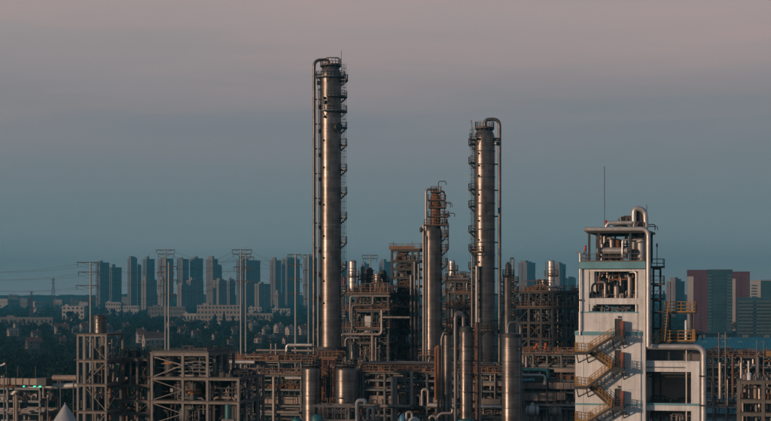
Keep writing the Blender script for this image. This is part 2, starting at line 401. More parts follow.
# ---------------------------------------------------------------- tall process columns
def platform(root, r, z, a0, a1, width=1.1, m='dark', railm='steelb', inner=.02):
    d = MB().sector(r + inner, r + width, a0, a1, z - .14, z, max(4, int(abs(a1 - a0) / 12)))
    for k in range(max(2, int((a1 - a0) / 40)) + 1):
        a = math.radians(a0 + 4 + (a1 - a0 - 8) * k / max(2, int((a1 - a0) / 40))); c, s = math.cos(a), math.sin(a)
        d.beam((r * c, r * s, z - 1.1), ((r + width * .9) * c, (r + width * .9) * s, z - .16), .12, .12)
    deck = d.build('platform', m, root)
    n = max(3, int(abs(a1 - a0) / 14)); pts = []
    for i in range(n + 1):
        a = math.radians(a0 + (a1 - a0) * i / n); pts.append(((r + width - .05) * math.cos(a), (r + width - .05) * math.sin(a), z))
    e0 = ((r + .05) * math.cos(math.radians(a0)), (r + .05) * math.sin(math.radians(a0)), z); e1 = ((r + .05) * math.cos(math.radians(a1)), (r + .05) * math.sin(math.radians(a1)), z)
    railing_path(MB(), [e0] + pts + [e1], gap=1.0, w=.07).build('railing', railm, deck)
    return deck


def ladder(root, x, y, z0, z1, m='steel', cage=True):
    mb = MB(); mb.beam((x - .2, y, z0), (x - .2, y, z1), .07); mb.beam((x + .2, y, z0), (x + .2, y, z1), .07)
    z = z0
    while z < z1: mb.beam((x - .2, y, z), (x + .2, y, z), .04); z += .4
    if cage:
        z = z0 + 2
        s = 1 if x > 0 else -1
        while z < z1:
            mb.tube([(x - .25, y, z), (x - .3 + s * .2, y - .5, z), (x + s * .5, y - .5, z), (x + .3 + s * .3, y - .1, z), (x + .25, y, z)], .03, 4); z += 1.2
        for dx, dy in ((s * .5, -.5), (s * .15, -.5), (.3 + s * .3, -.1)): mb.beam((x + dx, y + dy, z0 + 2), (x + dx, y + dy, z1), .035)
    return mb.build('ladder', m, root)


def nozzle(root, r, z, ang, R=.45, L=.7, m='clad2', flange=True, name='manhole'):
    a = math.radians(ang); d = Vector((math.cos(a), math.sin(a), 0)); p = d * (r - .1) + Vector((0, 0, z))
    o = MB().tube([p, p + d * L], R, 14).build(name, m, root, True)
    if flange: MB().tube([p + d * (L - .18), p + d * (L + .06)], R * 1.28, 14).build('flange', 'dark', o, True)
    return o


def shell(root, prof, m='clad', name='shell', seg=40): return MB().lathe(prof, seg).build(name, m, root, True)


def bands(root, r, z0, z1, step, m='clad2', h=.16, seg=40, first=None):
    me = None; z = z0
    while z < z1:
        if me is None: me = MB().sector(r - .02, r + .045, 0, 360, -h / 2, h / 2, seg).mesh('insulation_band', m, True)
        link('insulation_band', me, root, (0, 0, z)); z += step


# column 1
d = 330.0; s1 = d / F
c1 = thing('distillation_column', 'tallest slender silver column with gooseneck riser on its left', 'distillation column', (U(330.6) * d, d, 0))
r = 10.7 * s1; X = lambda px: (px - 330.6) * s1; zz = lambda py: Z(py, d)
shell(c1, [(r * 1.25, 0), (r * 1.02, 9), (r, 9.01), (r, zz(76)), (r * .97, zz(73.5)), (r * .9, zz(71)), (r * .8, zz(69)), (r * .78, zz(67.5)), (r * .3, zz(66.6))])
bands(c1, r, 12, zz(78), 2.45 * 1.9)
dk = MB().sector(.1, r * .98, 0, 360, zz(66.2), zz(65.2), 24)
for k in range(12):
    a = math.radians(30 * k); dk.beam((r * .74 * math.cos(a), r * .74 * math.sin(a), zz(68.6)), (r * .97 * math.cos(a), r * .97 * math.sin(a), zz(66)), .2, .2)
dko = dk.build('top_platform', 'dark', c1)
railing_path(MB(), [(r * .95 * math.cos(math.radians(20 * k)), r * .95 * math.sin(math.radians(20 * k)), zz(65.2)) for k in range(18)], closed=True, w=.07).build('railing', 'rail', dko)
platform(c1, r, zz(77.6), -190, 60, .75, 'dark')
platform(c1, r, zz(80.5), -30, 40, 1.3, 'dark')
platform(c1, r, zz(97.3), -102, 25, 1.15, 'dark')
platform(c1, r, zz(111.8), -122, 25, 1.15, 'dark')
for py in (128, 145, 170, 193, 218, 242.6, 267, 291, 316): platform(c1, r, zz(py), -24, 22, 1.15, 'dark')
for k, py in enumerate(range(83, 340, 24)):
    MB().box(-r - .55, -r + .3, -.9, .5, zz(py + 2), zz(py - 1.5)).build('bracket_box', 'dark', c1)
ladder(c1, r + .35, -.2, zz(345), zz(64), 'steel')
ladder(c1, -r - .15, -1.0, zz(345), zz(78), 'steel', False)
pipe(c1, [(X(314.2), -.5, 3), (X(314.2), -.5, zz(60.2)), (X(328.8), -.2, zz(60.2)), (X(328.8), -.2, zz(66.5))], .3, 'clad2', 1.5, 12, 'riser')
pipe(c1, [(X(318.4), -1.3, 3), (X(318.4), -1.3, zz(90)), (X(322), -1.0, zz(90))], .17, 'pipe', .5, 8, 'small_riser')
pipe(c1, [(X(326.5), -.2, zz(57.8)), (X(339.6), -.2, zz(57.8)), (X(339.6), -.2, zz(67))], .1, 'steelb', .5, 8, 'davit')
pipe(c1, [(X(341.3), .2, zz(50.5)), (X(341.3), .2, zz(78))], .045, 'steel', None, 5, 'lightning_rod')
py = 75
while py < 345:
    MB().beam((-r + .1, -.4, zz(py)), (X(312.7), -.5, zz(py)), .16, .22).build('riser_bracket', 'dark', c1); py += 24.7
nozzle(c1, r, zz(128), -54, .62, .9)
nozzle(c1, r, zz(103), -122, .3, .6); nozzle(c1, r, zz(99), -125, .22, .6); nozzle(c1, r, zz(118), -121, .16, .6)
for py in (141, 168, 205, 236, 258, 281, 303): nozzle(c1, r, zz(py), -128, .16, .5, 'dark', False, 'nozzle')
bj = MB().sector(r + .05, r + 1.1, 0, 360, zz(355.5), zz(346.5), 32); bj.build('skirt_walkway', 'dark', c1)

# column 3 (second tallest, riser on the right)
d = 325.0; s1 = d / F
c3 = thing('distillation_column', 'second tallest banded silver column with pipe loop down its right side', 'distillation column', (U(484.6) * d, d, 0))
r = 10.4 * s1; X = lambda px: (px - 484.6) * s1; zz = lambda py: Z(py, d)
shell(c3, [(r * 1.25, 0), (r * 1.02, 9), (r, 9.01), (r, zz(139)), (r * .96, zz(136)), (r * .86, zz(133)), (r * .72, zz(130.6)), (r * .7, zz(129.6)), (r * .3, zz(129))])
bands(c3, r, 12, zz(140), 2.43 * 1.0, 'steel', .22)
dk = MB().sector(.1, r * .92, 0, 360, zz(129), zz(128), 24)
for k in range(12):
    a = math.radians(30 * k); dk.beam((r * .68 * math.cos(a), r * .68 * math.sin(a), zz(131)), (r * .9 * math.cos(a), r * .9 * math.sin(a), zz(128.9)), .2, .2)
dko = dk.build('top_platform', 'dark', c3)
railing_path(MB(), [(r * .9 * math.cos(math.radians(20 * k)), r * .9 * math.sin(math.radians(20 * k)), zz(128)) for k in range(18)], closed=True, w=.07).build('railing', 'rail', dko)
for py in (144.5, 163, 189.5, 206.5, 231.5, 250, 268, 286, 304): platform(c3, r, zz(py), 155, 208, 1.1, 'dark')
platform(c3, r, zz(139.5), 150, 235, .9, 'dark'); platform(c3, r, zz(252), 150, 260, .9, 'dark', 'rail'); platform(c3, r, zz(330), -200, 20, 1.0, 'dark', 'rail')
ladder(c3, -r - .3, -.2, zz(372), zz(128), 'steel')
pipe(c3, [(X(471.7), -.3, zz(160)), (X(471.7), -.3, zz(123)), (X(470.6), -.3, zz(120.6))], .11, 'steelb', .3, 6, 'vent_pipe')
pipe(c3, [(X(484.8), -.4, zz(129.5)), (X(484.8), -.4, zz(119.6)), (X(499.4), -.6, zz(119.6)), (X(499.4), -.6, 3)], .32, 'clad2', 1.3, 12, 'riser')
py = 138.5
while py < 365:
    MB().beam((r - .1, -.4, zz(py)), (X(500.6), -.6, zz(py)), .16, .24).build('riser_bracket', 'dark', c3); py += 26
nozzle(c3, r, zz(209), -80, .55, .9)
nozzle(c3, r, zz(144), -24, .3, .7, 'silver'); nozzle(c3, r, zz(140), -20, .25, .9)
for py in (154, 166, 176, 195, 221, 240, 262, 281, 300): nozzle(c3, r, zz(py), -128, .17, .5, 'dark', False, 'nozzle')
pipe(c3, [(X(476.3), -2.2, 3), (X(476.3), -2.2, zz(266))], .33, 'pipel', None, 12, 'side_pipe')
pipe(c3, [(X(471.5), -1.6, 3), (X(471.5), -1.6, zz(255)), (X(476), -1.4, zz(255))], .16, 'pipe', None, 8, 'small_riser')

# column 2 (shorter, stepped)
d = 335.0; s1 = d / F
c2 = thing('stepped_column', 'shorter stepped column with narrow cluttered top and rusty platforms', 'distillation column', (U(432.6) * d, d, 0))
r = 9.6 * s1; X = lambda px: (px - 432.6) * s1; zz = lambda py: Z(py, d)
shell(c2, [(r * 1.2, 0), (r * 1.02, 9), (r, 9.01), (r, zz(232)), (r * .9, zz(228.5)), (r * .75, zz(226)), (r * .4, zz(225))])
bands(c2, r, 12, zz(234), 4.6)
rn = 5.0 * s1
nk = MB().lathe([(rn, zz(229)), (rn, zz(198)), (rn * .8, zz(194.5)), (rn * .45, zz(192.6)), (rn * .4, zz(188))], 24, (X(435.5), 0)).build('upper_shell', 'rusty', c2, True)
for py, wl, wr in ((225.5, 424.5, 446.5), (217, 428, 448.6), (208, 429, 446), (200.5, 428, 445.5), (192.5, 431, 441)):
    dk = MB().box(X(wl), X(wr), -1.5, 1.5, zz(py) - .12, zz(py)).build('platform', 'dark', c2)
    railing_path(MB(), [(X(wl), -1.5, zz(py)), (X(wr), -1.5, zz(py)), (X(wr), 1.5, zz(py)), (X(wl), 1.5, zz(py))], closed=True, w=.07, gap=.9).build('railing', 'rail', dk)
pipe(c2, [(X(426), -.9, zz(235)), (X(426), -.9, zz(189.6)), (X(435), -.4, zz(189.6))], .24, 'pipel', .6, 10, 'riser')
pipe(c2, [(X(439.5), -.5, zz(196)), (X(439.5), -.5, zz(191.5)), (X(444), -.7, zz(191.5)), (X(444), -.7, zz(238))], .2, 'pipe', .6, 10, 'riser')
pipe(c2, [(X(438.4), 0, zz(193)), (X(438.4), 0, zz(181.3)), (X(446), 0, zz(181.3)), (X(446), 0, zz(185))], .09, 'steel', .4, 6, 'davit')
pipe(c2, [(X(448), -.4, zz(250)), (X(448), -.4, zz(222.5)), (X(444), -.4, zz(222.5))], .16, 'pipe', .5, 8, 'side_pipe')
pipe(c2, [(X(423.2), -1, 3), (X(423.2), -1, zz(224)), (X(427), -.8, zz(224))], .16, 'pipel', .4, 8, 'side_pipe')
pipe(c2, [(X(425.6), -1.7, 3), (X(425.6), -1.7, zz(236))], .13, 'pipe', None, 8, 'side_pipe')
nozzle(c2, r, zz(230), 200, .4, .7)
fittings(c2, X(428), X(446), -1.4, 1.3, zz(225.5), 16, 'rail', 3, 1.4)
fittings(c2, X(429), X(447), -1.4, 1.3, zz(217), 12, 'dark', 4, 1.4)
fittings(c2, X(430), X(445), -1.4, 1.3, zz(208), 10, 'rail', 5, 1.2)
for py in (236, 250, 264, 279, 294, 309, 324): platform(c2, r, zz(py), -28, 30, 1.1, 'dark', 'rail')
ladder(c2, r + .35, -.2, zz(350), zz(226), 'steel')
platform(c2, r, zz(355), -200, 20, 1.0, 'dark', 'rail')

# ---------------------------------------------------------------- smaller vessels
def vessel(px, d, w, pytop, name, label, cat='vessel', m='clad', crown=True, band=2.6, base=0, group=None, head=.35):
    s = d / F; r = w / 2 * s; o = thing(name, label, cat, (U(px) * d, d, base), 0, group); zt = Z(pytop, d) - base
    hh = r * head
    shell(o, [(r, 0), (r, zt - hh), (r * .94, zt - hh * .55), (r * .75, zt - hh * .2), (r * .3, zt)], m)
    bands(o, r, max(1.5, zt - 26 if base == 0 else .8), zt - hh, band)
    if crown:
        dk = MB().sector(.2, r + .1, 0, 360, zt + .05, zt + .17, 24)
        for k in range(16):
            a = math.radians(22.5 * k); dk.beam((r * .7 * math.cos(a), r * .7 * math.sin(a), zt - .4), ((r + .05) * math.cos(a), (r + .05) * math.sin(a), zt + .06), .1)
        dko = dk.build('top_platform', 'dark', o)
        railing_path(MB(), [((r + .05) * math.cos(math.radians(20 * k)), (r + .05) * math.sin(math.radians(20 * k)), zt + .17) for k in range(18)], closed=True, w=.06, gap=.6).build('railing', 'dark', dko)
    return o, r, zt, s

o, r, zt, s = vessel(312, 311, 18.5, 366, 'storage_drum', 'tall insulated drum beside the base of the tallest column', 'drum')
ladder(o, r + .25, -.4, zt - 12, zt + 1, 'rail'); MB().sector(r, r + .5, -60, 30, zt - 6.4, zt - 6.2, 10).build('platform', 'dark', o)
nozzle(o, r, zt - 2, -20, .2, .5)
o, r, zt, s = vessel(346, 306, 21.5, 366, 'storage_drum', 'wide insulated drum right of the rusty framed gap', 'drum')
ladder(o, -r - .25, -.4, zt - 12, zt + 1, 'rail'); MB().sector(r, r + .6, 160, 250, zt - 5.6, zt - 5.4, 10).build('platform', 'dark', o)
o, r, zt, s = vessel(466.2, 282, 12.6, 326, 'front_column', 'slim bright column with pipe loop over its top', 'vessel', 'clad', False, 2.2)
for py in (346, 360, 374, 392): MB().sector(r, r + .35, -110, 20, Z(py + .6, 282), Z(py - .4, 282), 8).build('step_bracket', 'dark', o)
MB().sector(r - .02, r + .08, 0, 360, zt - 1.0, zt - .2, 28).build('top_collar', 'dark', o, True)
ladder(o, r + .2, -.3, zt - 14, zt, 'rail')
pipe(o, [((455.4 - 466.2) * s, -.3, 5), ((455.4 - 466.2) * s, -.3, Z(314.5, 282)), ((463.5 - 466.2) * s, 0, Z(314.5, 282)), ((463.5 - 466.2) * s, 0, zt - .1)], .3, 'pipe', 1.1, 12, 'overhead_pipe')
pipe(o, [((476.5 - 466.2) * s, -.2, 5), ((476.5 - 466.2) * s, -.2, Z(322, 282))], .2, 'rusty', None, 10, 'side_pipe')
pipe(o, [((479.5 - 466.2) * s, .1, 5), ((479.5 - 466.2) * s, .1, Z(318, 282))], .24, 'pipe', None, 10, 'side_pipe')
MB().lathe([(r * 1.5, Z(430, 282)), (r * 1.5, Z(419.5, 282)), (r * 1.1, Z(418.4, 282))], 24).build('base_guard', 'teal', o, True)
o, r, zt, s = vessel(511, 270, 18.5, 333, 'front_column', 'stout bright column standing left of the white tower', 'vessel', 'clad', False, 2.4)
MB().sector(r - .02, r + .1, 0, 360, zt - .7, zt - .15, 32).build('top_collar', 'dark', o, True)
pipe(o, [((508 - 511) * s, 0, zt - .2), ((508 - 511) * s, .2, Z(322.5, 270)), ((521 - 511) * s, .8, Z(322.5, 270)), ((521 - 511) * s, .8, 5)], .25, 'pipe', 1.0, 10, 'overhead_pipe')
nozzle(o, r, Z(349, 270), -40, .2, .5, 'dark')
o, r, zt, s = vessel(447.5, 288, 9, 334, 'slim_vessel', 'slim dull vessel with dark railed top left of the slim bright column', 'vessel', 'clad2', True, 2.0)
pipe(o, [((441.5 - 447.5) * s, -.3, 4), ((441.5 - 447.5) * s, -.3, Z(337, 288)), ((446 - 447.5) * s, -.3, Z(329, 288))], .2, 'pipe', .8, 8, 'side_pipe')
pipe(o, [((438.4 - 447.5) * s, -.5, 4), ((438.4 - 447.5) * s, -.5, Z(345, 288))], .25, 'rusty', None, 10, 'side_pipe')
# stacks and vessels standing on the rear structures get their base from those decks, see below

# ---------------------------------------------------------------- rear steel structures
S = Site(342, 348, 'process_structure', 'open steel process structure right of the tallest column crowded with pipes', 'structure')
X = S.x; zs = [0, S.z(385), S.z(362), S.z(342), S.z(328), S.z(310), S.z(293.5)]
xs = [X(343), X(356), X(372), X(388)]
frame(S, xs, [0, 6, 12], zs, 'steel', .42, .34, (2, 3, 4, 5, 6), (4, 5, 6), 'rail', [(0, 5, '\\'), (2, 3, 'X'), (1, 2, 'X'), (0, 3, '/'), (2, 5, '\\')])
fittings(S.o, xs[0], xs[-1], -.2, 11, zs[6] + .08, 60, 'rail', 11, 2.0)
fittings(S.o, xs[0], xs[-1], -.2, 8, zs[6] + .08, 26, 'pipe', 12, 2.6)
fittings(S.o, xs[0], xs[-1], -.2, 8, zs[5] + .08, 40, 'rail', 13, 1.4)
fittings(S.o, xs[0], xs[-1], -.2, 8, zs[4] + .08, 30, 'pipe', 14, 1.4)
secondary(S, xs, -.3, 8, zs[1], zs[6], 240, 301); secondary(S, xs, -.3, 8, zs[1], zs[6], 90, 302, 'pipe')
random_pipes(S, xs[0], xs[-1], .6, 11, zs[1], zs[6], 64, 21, .28, 120)
pipe(S.o, [(X(351), -.6, S.z(320)), (X(351), -.6, S.z(296)), (X(391), -.6, S.z(296))], .15, 'pipel', .6, 10)
pipe(S.o, [(X(353), -.7, S.z(330)), (X(353), -.7, S.z(305)), (X(374), -.7, S.z(305)), (X(374), -.7, S.z(296))], .16, 'pipe', .6, 10)
pipe(S.o, [(X(342.5), -1.0, S.z(343)), (X(342.5), -1.0, S.z(334)), (X(383), -1.0, S.z(334)), (X(383), -1.0, S.z(310))], .27, 'pipel', .8, 12)
pipe(S.o, [(X(348), -1.8, S.z(362)), (X(348), -1.8, S.z(337.5)), (X(362), -1.8, S.z(337.5))], .26, 'pipe', .8, 12)
pipe(S.o, [(X(374), -1.2, S.z(366)), (X(374), -1.2, S.z(335))], .3, 'duct', None, 10)
pipe(S.o, [(X(377.5), -1.2, S.z(366)), (X(377.5), -1.2, S.z(337))], .2, 'pipe', None, 10)
pipe(S.o, [(X(384), -1.1, S.z(317)), (X(411), -1.1, S.z(317))], .2, 'pipel', None, 10)
MB().box(X(364), X(374), .5, 3, S.z(332), S.z(316)).build('equipment_box', 'grey', S.o)
MB().box(X(358), X(363), .5, 3, S.z(331), S.z(318)).build('equipment_box', 'dark', S.o)
deckz = zs[6] + .08
def standing(S, px, y, w, pyt, deckz, name, label, m='clad', cat='vessel', cone=False):
    x = S.x(px, y); wx, wy = S.world(x, y); s = wy / F; r = w / 2 * s; zt = H - (pyt - HY) * s - deckz
    o = thing(name, label, cat, (wx, wy, deckz))
    hh = r * (.9 if cone else .35)
    shell(o, [(r, 0), (r, zt - hh), (r * .8, zt - hh * .35), (r * .5, zt)], m, 'shell', 24)
    bands(o, r, .8, zt - hh, 1.4, 'steel', .1, 24)
    d1 = MB().sector(r, r + .7, 0, 360, zt * .48, zt * .48 + .1, 20).build('platform', 'dark', o)
    railing_path(MB(), [((r + .65) * math.cos(math.radians(30 * k)), (r + .65) * math.sin(math.radians(30 * k)), zt * .48 + .1) for k in range(12)], closed=True).build('railing', 'rail', d1)
    pipe(o, [(r + .3, -.4, 0), (r + .3, -.4, zt * .7), (r - .2, -.2, zt * .7)], .12, 'pipe', .3, 8, 'side_pipe')
    ladder(o, -r - .25, -.2, 0, zt * .95, 'steel', False)
    return o
standing(S, 352.6, 4, 7.6, 260, deckz, 'silver_stack', 'short silver stack standing nearest the tallest column on the steel structure', 'silver', 'stack')
standing(S, 377.5, 5, 6.6, 273, deckz, 'deck_vessel', 'small pinkish vessel on the steel structure beside the stair tower', 'pipel')
standing(S, 382.5, 7, 8.5, 270, deckz, 'deck_vessel', 'squat dark vessel behind the small pinkish vessel', 'dark', 'vessel', True)
standing(S, 362.8, 6, 3.6, 266, deckz, 'slim_stack', 'thin grey stack between the silver stack and pinkish vessel', 'pipe', 'stack')
o = thing('framed_reactor', 'narrow framed vessel with hoops behind the steel structure top', 'vessel', (*S.world(S.x(369, 8), 8), deckz))
shell(o, [(.9, 0), (.9, 4.6), (.5, 5.2)], 'clad2', 'shell', 20)
for k in range(6): MB().sector(.95, 1.25, 0, 360, .6 + k * .8, .7 + k * .8, 16).build('hoop', 'steel', o)

S = Site(391.5, 352, 'stair_tower', 'tall dark braced stair tower between tallest and stepped columns', 'stair tower')
X = S.x; zs = [0] + [S.z(p) for p in (392, 376, 360, 344.5, 329.5, 317, 306, 295, 285.5, 277, 268.5, 260.5, 249.5)]
xs = [X(392), X(412.6), X(418.6)]
frame(S, xs, [0, 5.5], zs, 'dark', .42, .34, tuple(range(2, 14)), (13,), 'rail',
      [(0, k, t) for k, t in ((12, '\\'), (11, 'X'), (10, '\\'), (9, 'X'), (8, '/'), (7, 'X'), (6, '\\'), (4, '\\'), (3, '/'), (2, '\\'), (1, '/'))])
for k in range(2, 13):
    a, b = zs[k], zs[k + 1]; mb = MB(); up = k % 2 == 0; nst = 8
    for y in (1.6, 2.6): mb.beam((xs[0] + .8 if up else xs[1] - .8, y, a + .1), (xs[1] - .8 if up else xs[0] + .8, y, b), .08, .26)
    for i in range(nst):
        t = (i + .5) / nst; x = (xs[0] + .8) * (1 - t) + (xs[1] - .8) * t if up else (xs[1] - .8) * (1 - t) + (xs[0] + .8) * t
        mb.box(x - .16, x + .16, 1.6, 2.6, a + (b - a) * t, a + (b - a) * t + .05)
    st = mb.build('stair_flight', 'rusty', S.o)
    rm = MB(); p, q = Vector((xs[0] + .8 if up else xs[1] - .8, 1.55, a + .1)), Vector((xs[1] - .8 if up else xs[0] + .8, 1.55, b)); railing_path(rm, [p, q], 1.0, .05, .9); rm.build('railing', 'rail', st)
random_pipes(S, xs[0], xs[1], 3, 5.2, zs[1], zs[12], 30, 22, .24, 70, ('pipe', 'dark', 'steel', 'rusty'))
for px, yb, yt in ((411.8, 372, 275), (415.5, 372, 262), (419.6, 372, 264)): pipe(S.o, [(X(px), -.7, S.z(yb)), (X(px), -.7, S.z(yt))], .22, 'pipe', None, 8)
for px in (393.5, 412): pipe(S.o, [(X(px), 0, zs[-1]), (X(px), 0, S.z(241))], .05, 'steel', None, 5, 'mast')

for k in (3, 5, 7, 8, 10): MB().box(xs[0] + .3, xs[1] - .3, 4.6, 5.2, zs[k] + .1, zs[k + 1] - .5).build('equipment_box', 'dark', S.o)
MB().box(xs[0] - .45, xs[1] + .45, -.5, -.42, zs[13] + .1, S.z(246)).build('rail_panel', 'rail', S.o)
for k in range(6, 13): fittings(S.o, xs[0] + .3, xs[1], .3, 4.5, zs[k] + .08, 24, ('rail', 'pipe', 'steel')[k % 3], 200 + k, 1.3)
for k, px in ((12, 398), (11, 405), (10, 399), (9, 404), (8, 402)): MB().box(X(px) - .8, X(px) + .8, 3, 5, zs[k] + .1, zs[k + 1] - .5).build('equipment_box', 'steel', S.o)
S = Site(445, 372, 'process_structure', 'narrow braced steel structure between the stepped column and the second tallest', 'structure')
X = S.x; zs = [0, S.z(385), S.z(360), S.z(340), S.z(322), S.z(307), S.z(293), S.z(281)]; xs = [X(446), X(455), X(464), X(472)]
frame(S, xs, [0, 6], zs, 'steel', .4, .32, (4, 5, 6, 7), (5, 6, 7), 'rail', [(1, 5, 'X'), (1, 4, 'X'), (0, 6, '/'), (2, 3, 'X'), (0, 3, '\\')])
secondary(S, xs, -.3, 5, zs[1], zs[7], 150, 303)
random_pipes(S, xs[0], xs[-1], -.5, 5.5, zs[1], zs[7], 44, 23, .28, 90)
fittings(S.o, xs[0], xs[-1], -.2, 5, zs[7] + .08, 24, 'pipe', 15, 1.8); fittings(S.o, xs[0], xs[-1], -.2, 5, zs[5] + .08, 22, 'rail', 16, 1.6)
standing(S, 452, 3, 6.4, 260, zs[7] + .08, 'silver_stack', 'short silver stack seen between the stepped and second tallest columns', 'silver', 'stack')
standing(S, 460.5, 3, 5.5, 273, zs[7] + .08, 'deck_vessel', 'low grey vessel right of the stack between the two columns', 'clad2')
pipe(S.o, [(X(456), -.8, S.z(330)), (X(456), -.8, S.z(312)), (X(464), -.8, S.z(312)), (X(464), -.8, S.z(330))], .3, 'pipel', 1.2, 12)
pipe(S.o, [(X(446), -.9, S.z(279)), (X(470), -.9, S.z(279))], .28, 'pipe', None, 10)

S = Site(516, 362, 'process_structure', 'broad open steel structure left of the white tower with orange railed top deck', 'structure')
X = S.x; zs = [0, S.z(385), S.z(368), S.z(352), S.z(338), S.z(322), S.z(307), S.z(291.5)]; xs = [X(517), X(529), X(541), X(553), X(564.5), X(577)]
frame(S, xs, [0, 7], zs, 'steel', .4, .32, (3, 4, 5, 6, 7), (3, 6, 7), 'rail', [(3, 6, 'X'), (1, 6, '\\'), (3, 5, '\\'), (0, 5, '/'), (4, 5, '/'), (1, 4, 'X'), (2, 3, '/')])
secondary(S, xs, -.3, 6, zs[1], zs[7], 300, 304); secondary(S, xs, -.3, 6, zs[1], zs[7], 90, 305, 'pipe')
random_pipes(S, xs[0], xs[-1], .4, 6.5, zs[1], zs[7], 70, 24, .28, 140)
fittings(S.o, xs[0], xs[-1], -.2, 6, zs[7] + .08, 40, 'rail', 17, 1.5); fittings(S.o, xs[0], xs[-1], -.2, 6, zs[6] + .08, 40, 'pipe', 18, 1.5)
fittings(S.o, xs[0], xs[-1], -.2, 6, zs[4] + .08, 40, 'rail', 19, 1.5)
dz = zs[7] + .08
standing(S, 551.3, 3, 7.4, 260, dz, 'silver_stack', 'short silver stack on the broad structure nearest the white tower', 'silver', 'stack')
standing(S, 543.8, 3, 6, 279, dz, 'deck_vessel', 'low pale vessel at the foot of the stack near the white tower', 'pipel')
standing(S, 539.2, 4, 2.0, 279, dz, 'slim_stack', 'thin post-like vent left of the low pale vessel', 'pipe', 'stack')
pipe(S.o, [(X(547), -.3, S.z(287)), (X(556), -.3, S.z(286)), (X(563.5), -.3, S.z(288))], .25, 'silver', .3, 8)
pipe(S.o, [(X(563.8), .2, dz), (X(563.8), .2, S.z(269))], .12, 'pipe', None, 6, 'mast')
pipe(S.o, [(X(523), .2, dz), (X(523), .2, S.z(281)), (X(540), .2, S.z(281)), (X(540), .2, dz)], .12, 'pipe', .3, 6)

d = 350.0
o, r, zt, s = vessel(508.5, d, 11.5, 276, 'dark_reactor', 'dark narrow-headed reactor just right of the second tallest column', 'vessel', 'clad2', True, 2.0)
MB().lathe([(r * .55, zt), (r * .55, zt + 2.2), (r * .25, zt + 2.8)], 16).build('top_nozzle', 'clad2', o, True)
pipe(o, [(r * .3, -.3, zt), (r * .3, -.3, zt + 3.6), (r * .9, -.3, zt + 3.6), (r * .9, -.3, zt - 3)], .15, 'pipe', .5, 8, 'overhead_pipe')
for py in (282, 292, 303, 315): platform(o, r, Z(py, d), -60, 200, .9, 'dark', 'rail')

# ---------------------------------------------------------------- pipe racks
def rack(S, pxs, depth, levels, m='steelb', pw=.32, pipes=(), rails=(), deck=(), railm='rail', seed=0):
    r = random.Random(seed); o = S.o; xs = [S.x(p) for p in pxs]; zl = [S.z(p) for p in levels]
    for x in xs:
        for y in (0, depth): MB().box(x - pw / 2, x + pw / 2, y - pw / 2, y + pw / 2, 0, zl[0]).build('post', m, o)
        for z in zl: MB().box(x - pw * .4, x + pw * .4, -.3, depth + .3, z - .42, z - .03).build('cross_beam', m, o)
    for z in zl:
        for y in (0, depth): MB().box(xs[0] - .2, xs[-1] + .2, y - pw * .4, y + pw * .4, z - .36, z - .015).build('beam', m, o)
    for (k, n, r0, r1) in pipes:
        for i in range(n):
            R = r.uniform(r0, r1); y = depth * (i + .5) / n + r.uniform(-.1, .1); z = zl[k] + R + .005; mm = r.choice(('pipe', 'pipel', 'silver', 'rusty', 'duct', 'clad2'))
            xa, xb = xs[0] - .6, xs[-1] + .6
            if r.random() < .3: xa = r.uniform(xs[0], (xs[0] + xs[-1]) / 2)
            if r.random() < .3: xb = r.uniform((xs[0] + xs[-1]) / 2, xs[-1])
            pts = [(xa, y, z), (xb, y, z)]
            if r.random() < .45: pts = pts + [(xb, y, z + r.choice((-2.2, 1.6)))]
            if r.random() < .3: pts = [(xa, y, z + r.choice((-2.4, 1.3)))] + pts
            pipe(o, pts, R, mm)
    for k in deck: MB().box(xs[0] - .4, xs[-1] + .4, -.9, depth * .5, zl[k] + .01, zl[k] + .08).build('walkway', 'grate', o)
    for k in rails:
        railing_path(MB(), [(xs[0] - .4, -.85, zl[k] + .08), (xs[-1] + .4, -.85, zl[k] + .08)], gap=1.1, w=.07).build('railing', railm, o)
    return xs, zl

# left of the tallest column
S = Site(228, 322, 'pipe_rack', 'cluttered pipe rack stretching left from the tallest column', 'pipe rack')
xs, zl = rack(S, (231, 245, 258, 279, 301, 312), 9, (360.5, 374, 388, 404, 412.5), pipes=((0, 7, .12, .3), (1, 7, .12, .3), (2, 6, .12, .3), (3, 5, .15, .3), (4, 4, .12, .25)), rails=(0, 1), deck=(0, 1), seed=1)
X = S.x
fittings(S.o, xs[0], xs[-1], -.8, 5, zl[0] + .08, 110, 'rail', 31, 1.3); fittings(S.o, xs[0], xs[-1], -.8, 5, zl[1] + .08, 110, 'pipel', 32, 1.0)
fittings(S.o, xs[2], xs[-1], -.2, 5, zl[2] + .02, 60, 'rusty', 33, 1.0)
secondary(S, xs, -.3, 8, zl[4] - 2, zl[0] + 1.6, 220, 310); secondary(S, xs, -.3, 8, zl[4] - 2, zl[0] + 1, 70, 311, 'pipel')
pipe(S.o, [(X(231), -1.6, S.z(361.5)), (X(257.5), -1.6, S.z(361.5))], .34, 'silver', None, 12)
pipe(S.o, [(X(253), 2, S.z(350.3)), (X(309), 2, S.z(350.3))], .22, 'pipel', None, 10)
pipe(S.o, [(X(284.5), 1.4, S.z(351)), (X(284.5), 1.4, S.z(344.6)), (X(310), 1.4, S.z(344.6))], .28, 'silver', .6, 10)
pipe(S.o, [(X(285), 3, S.z(346.5)), (X(312), 3, S.z(346.5))], .2, 'pipel', None, 8)
pipe(S.o, [(X(286.5), -.9, S.z(377)), (X(303), -.9, S.z(377))], .27, 'silver', None, 10)
for px, yt in ((268, 343.5), (272.7, 343.5), (283, 346)): pipe(S.o, [(X(px), 2, zl[0]), (X(px), 2, S.z(yt))], .2, 'pipe', None, 8)
pipe(S.o, [(X(275.2), -.8, S.z(421)), (X(275.2), -.8, S.z(376))], .3, 'pipel', None, 10)
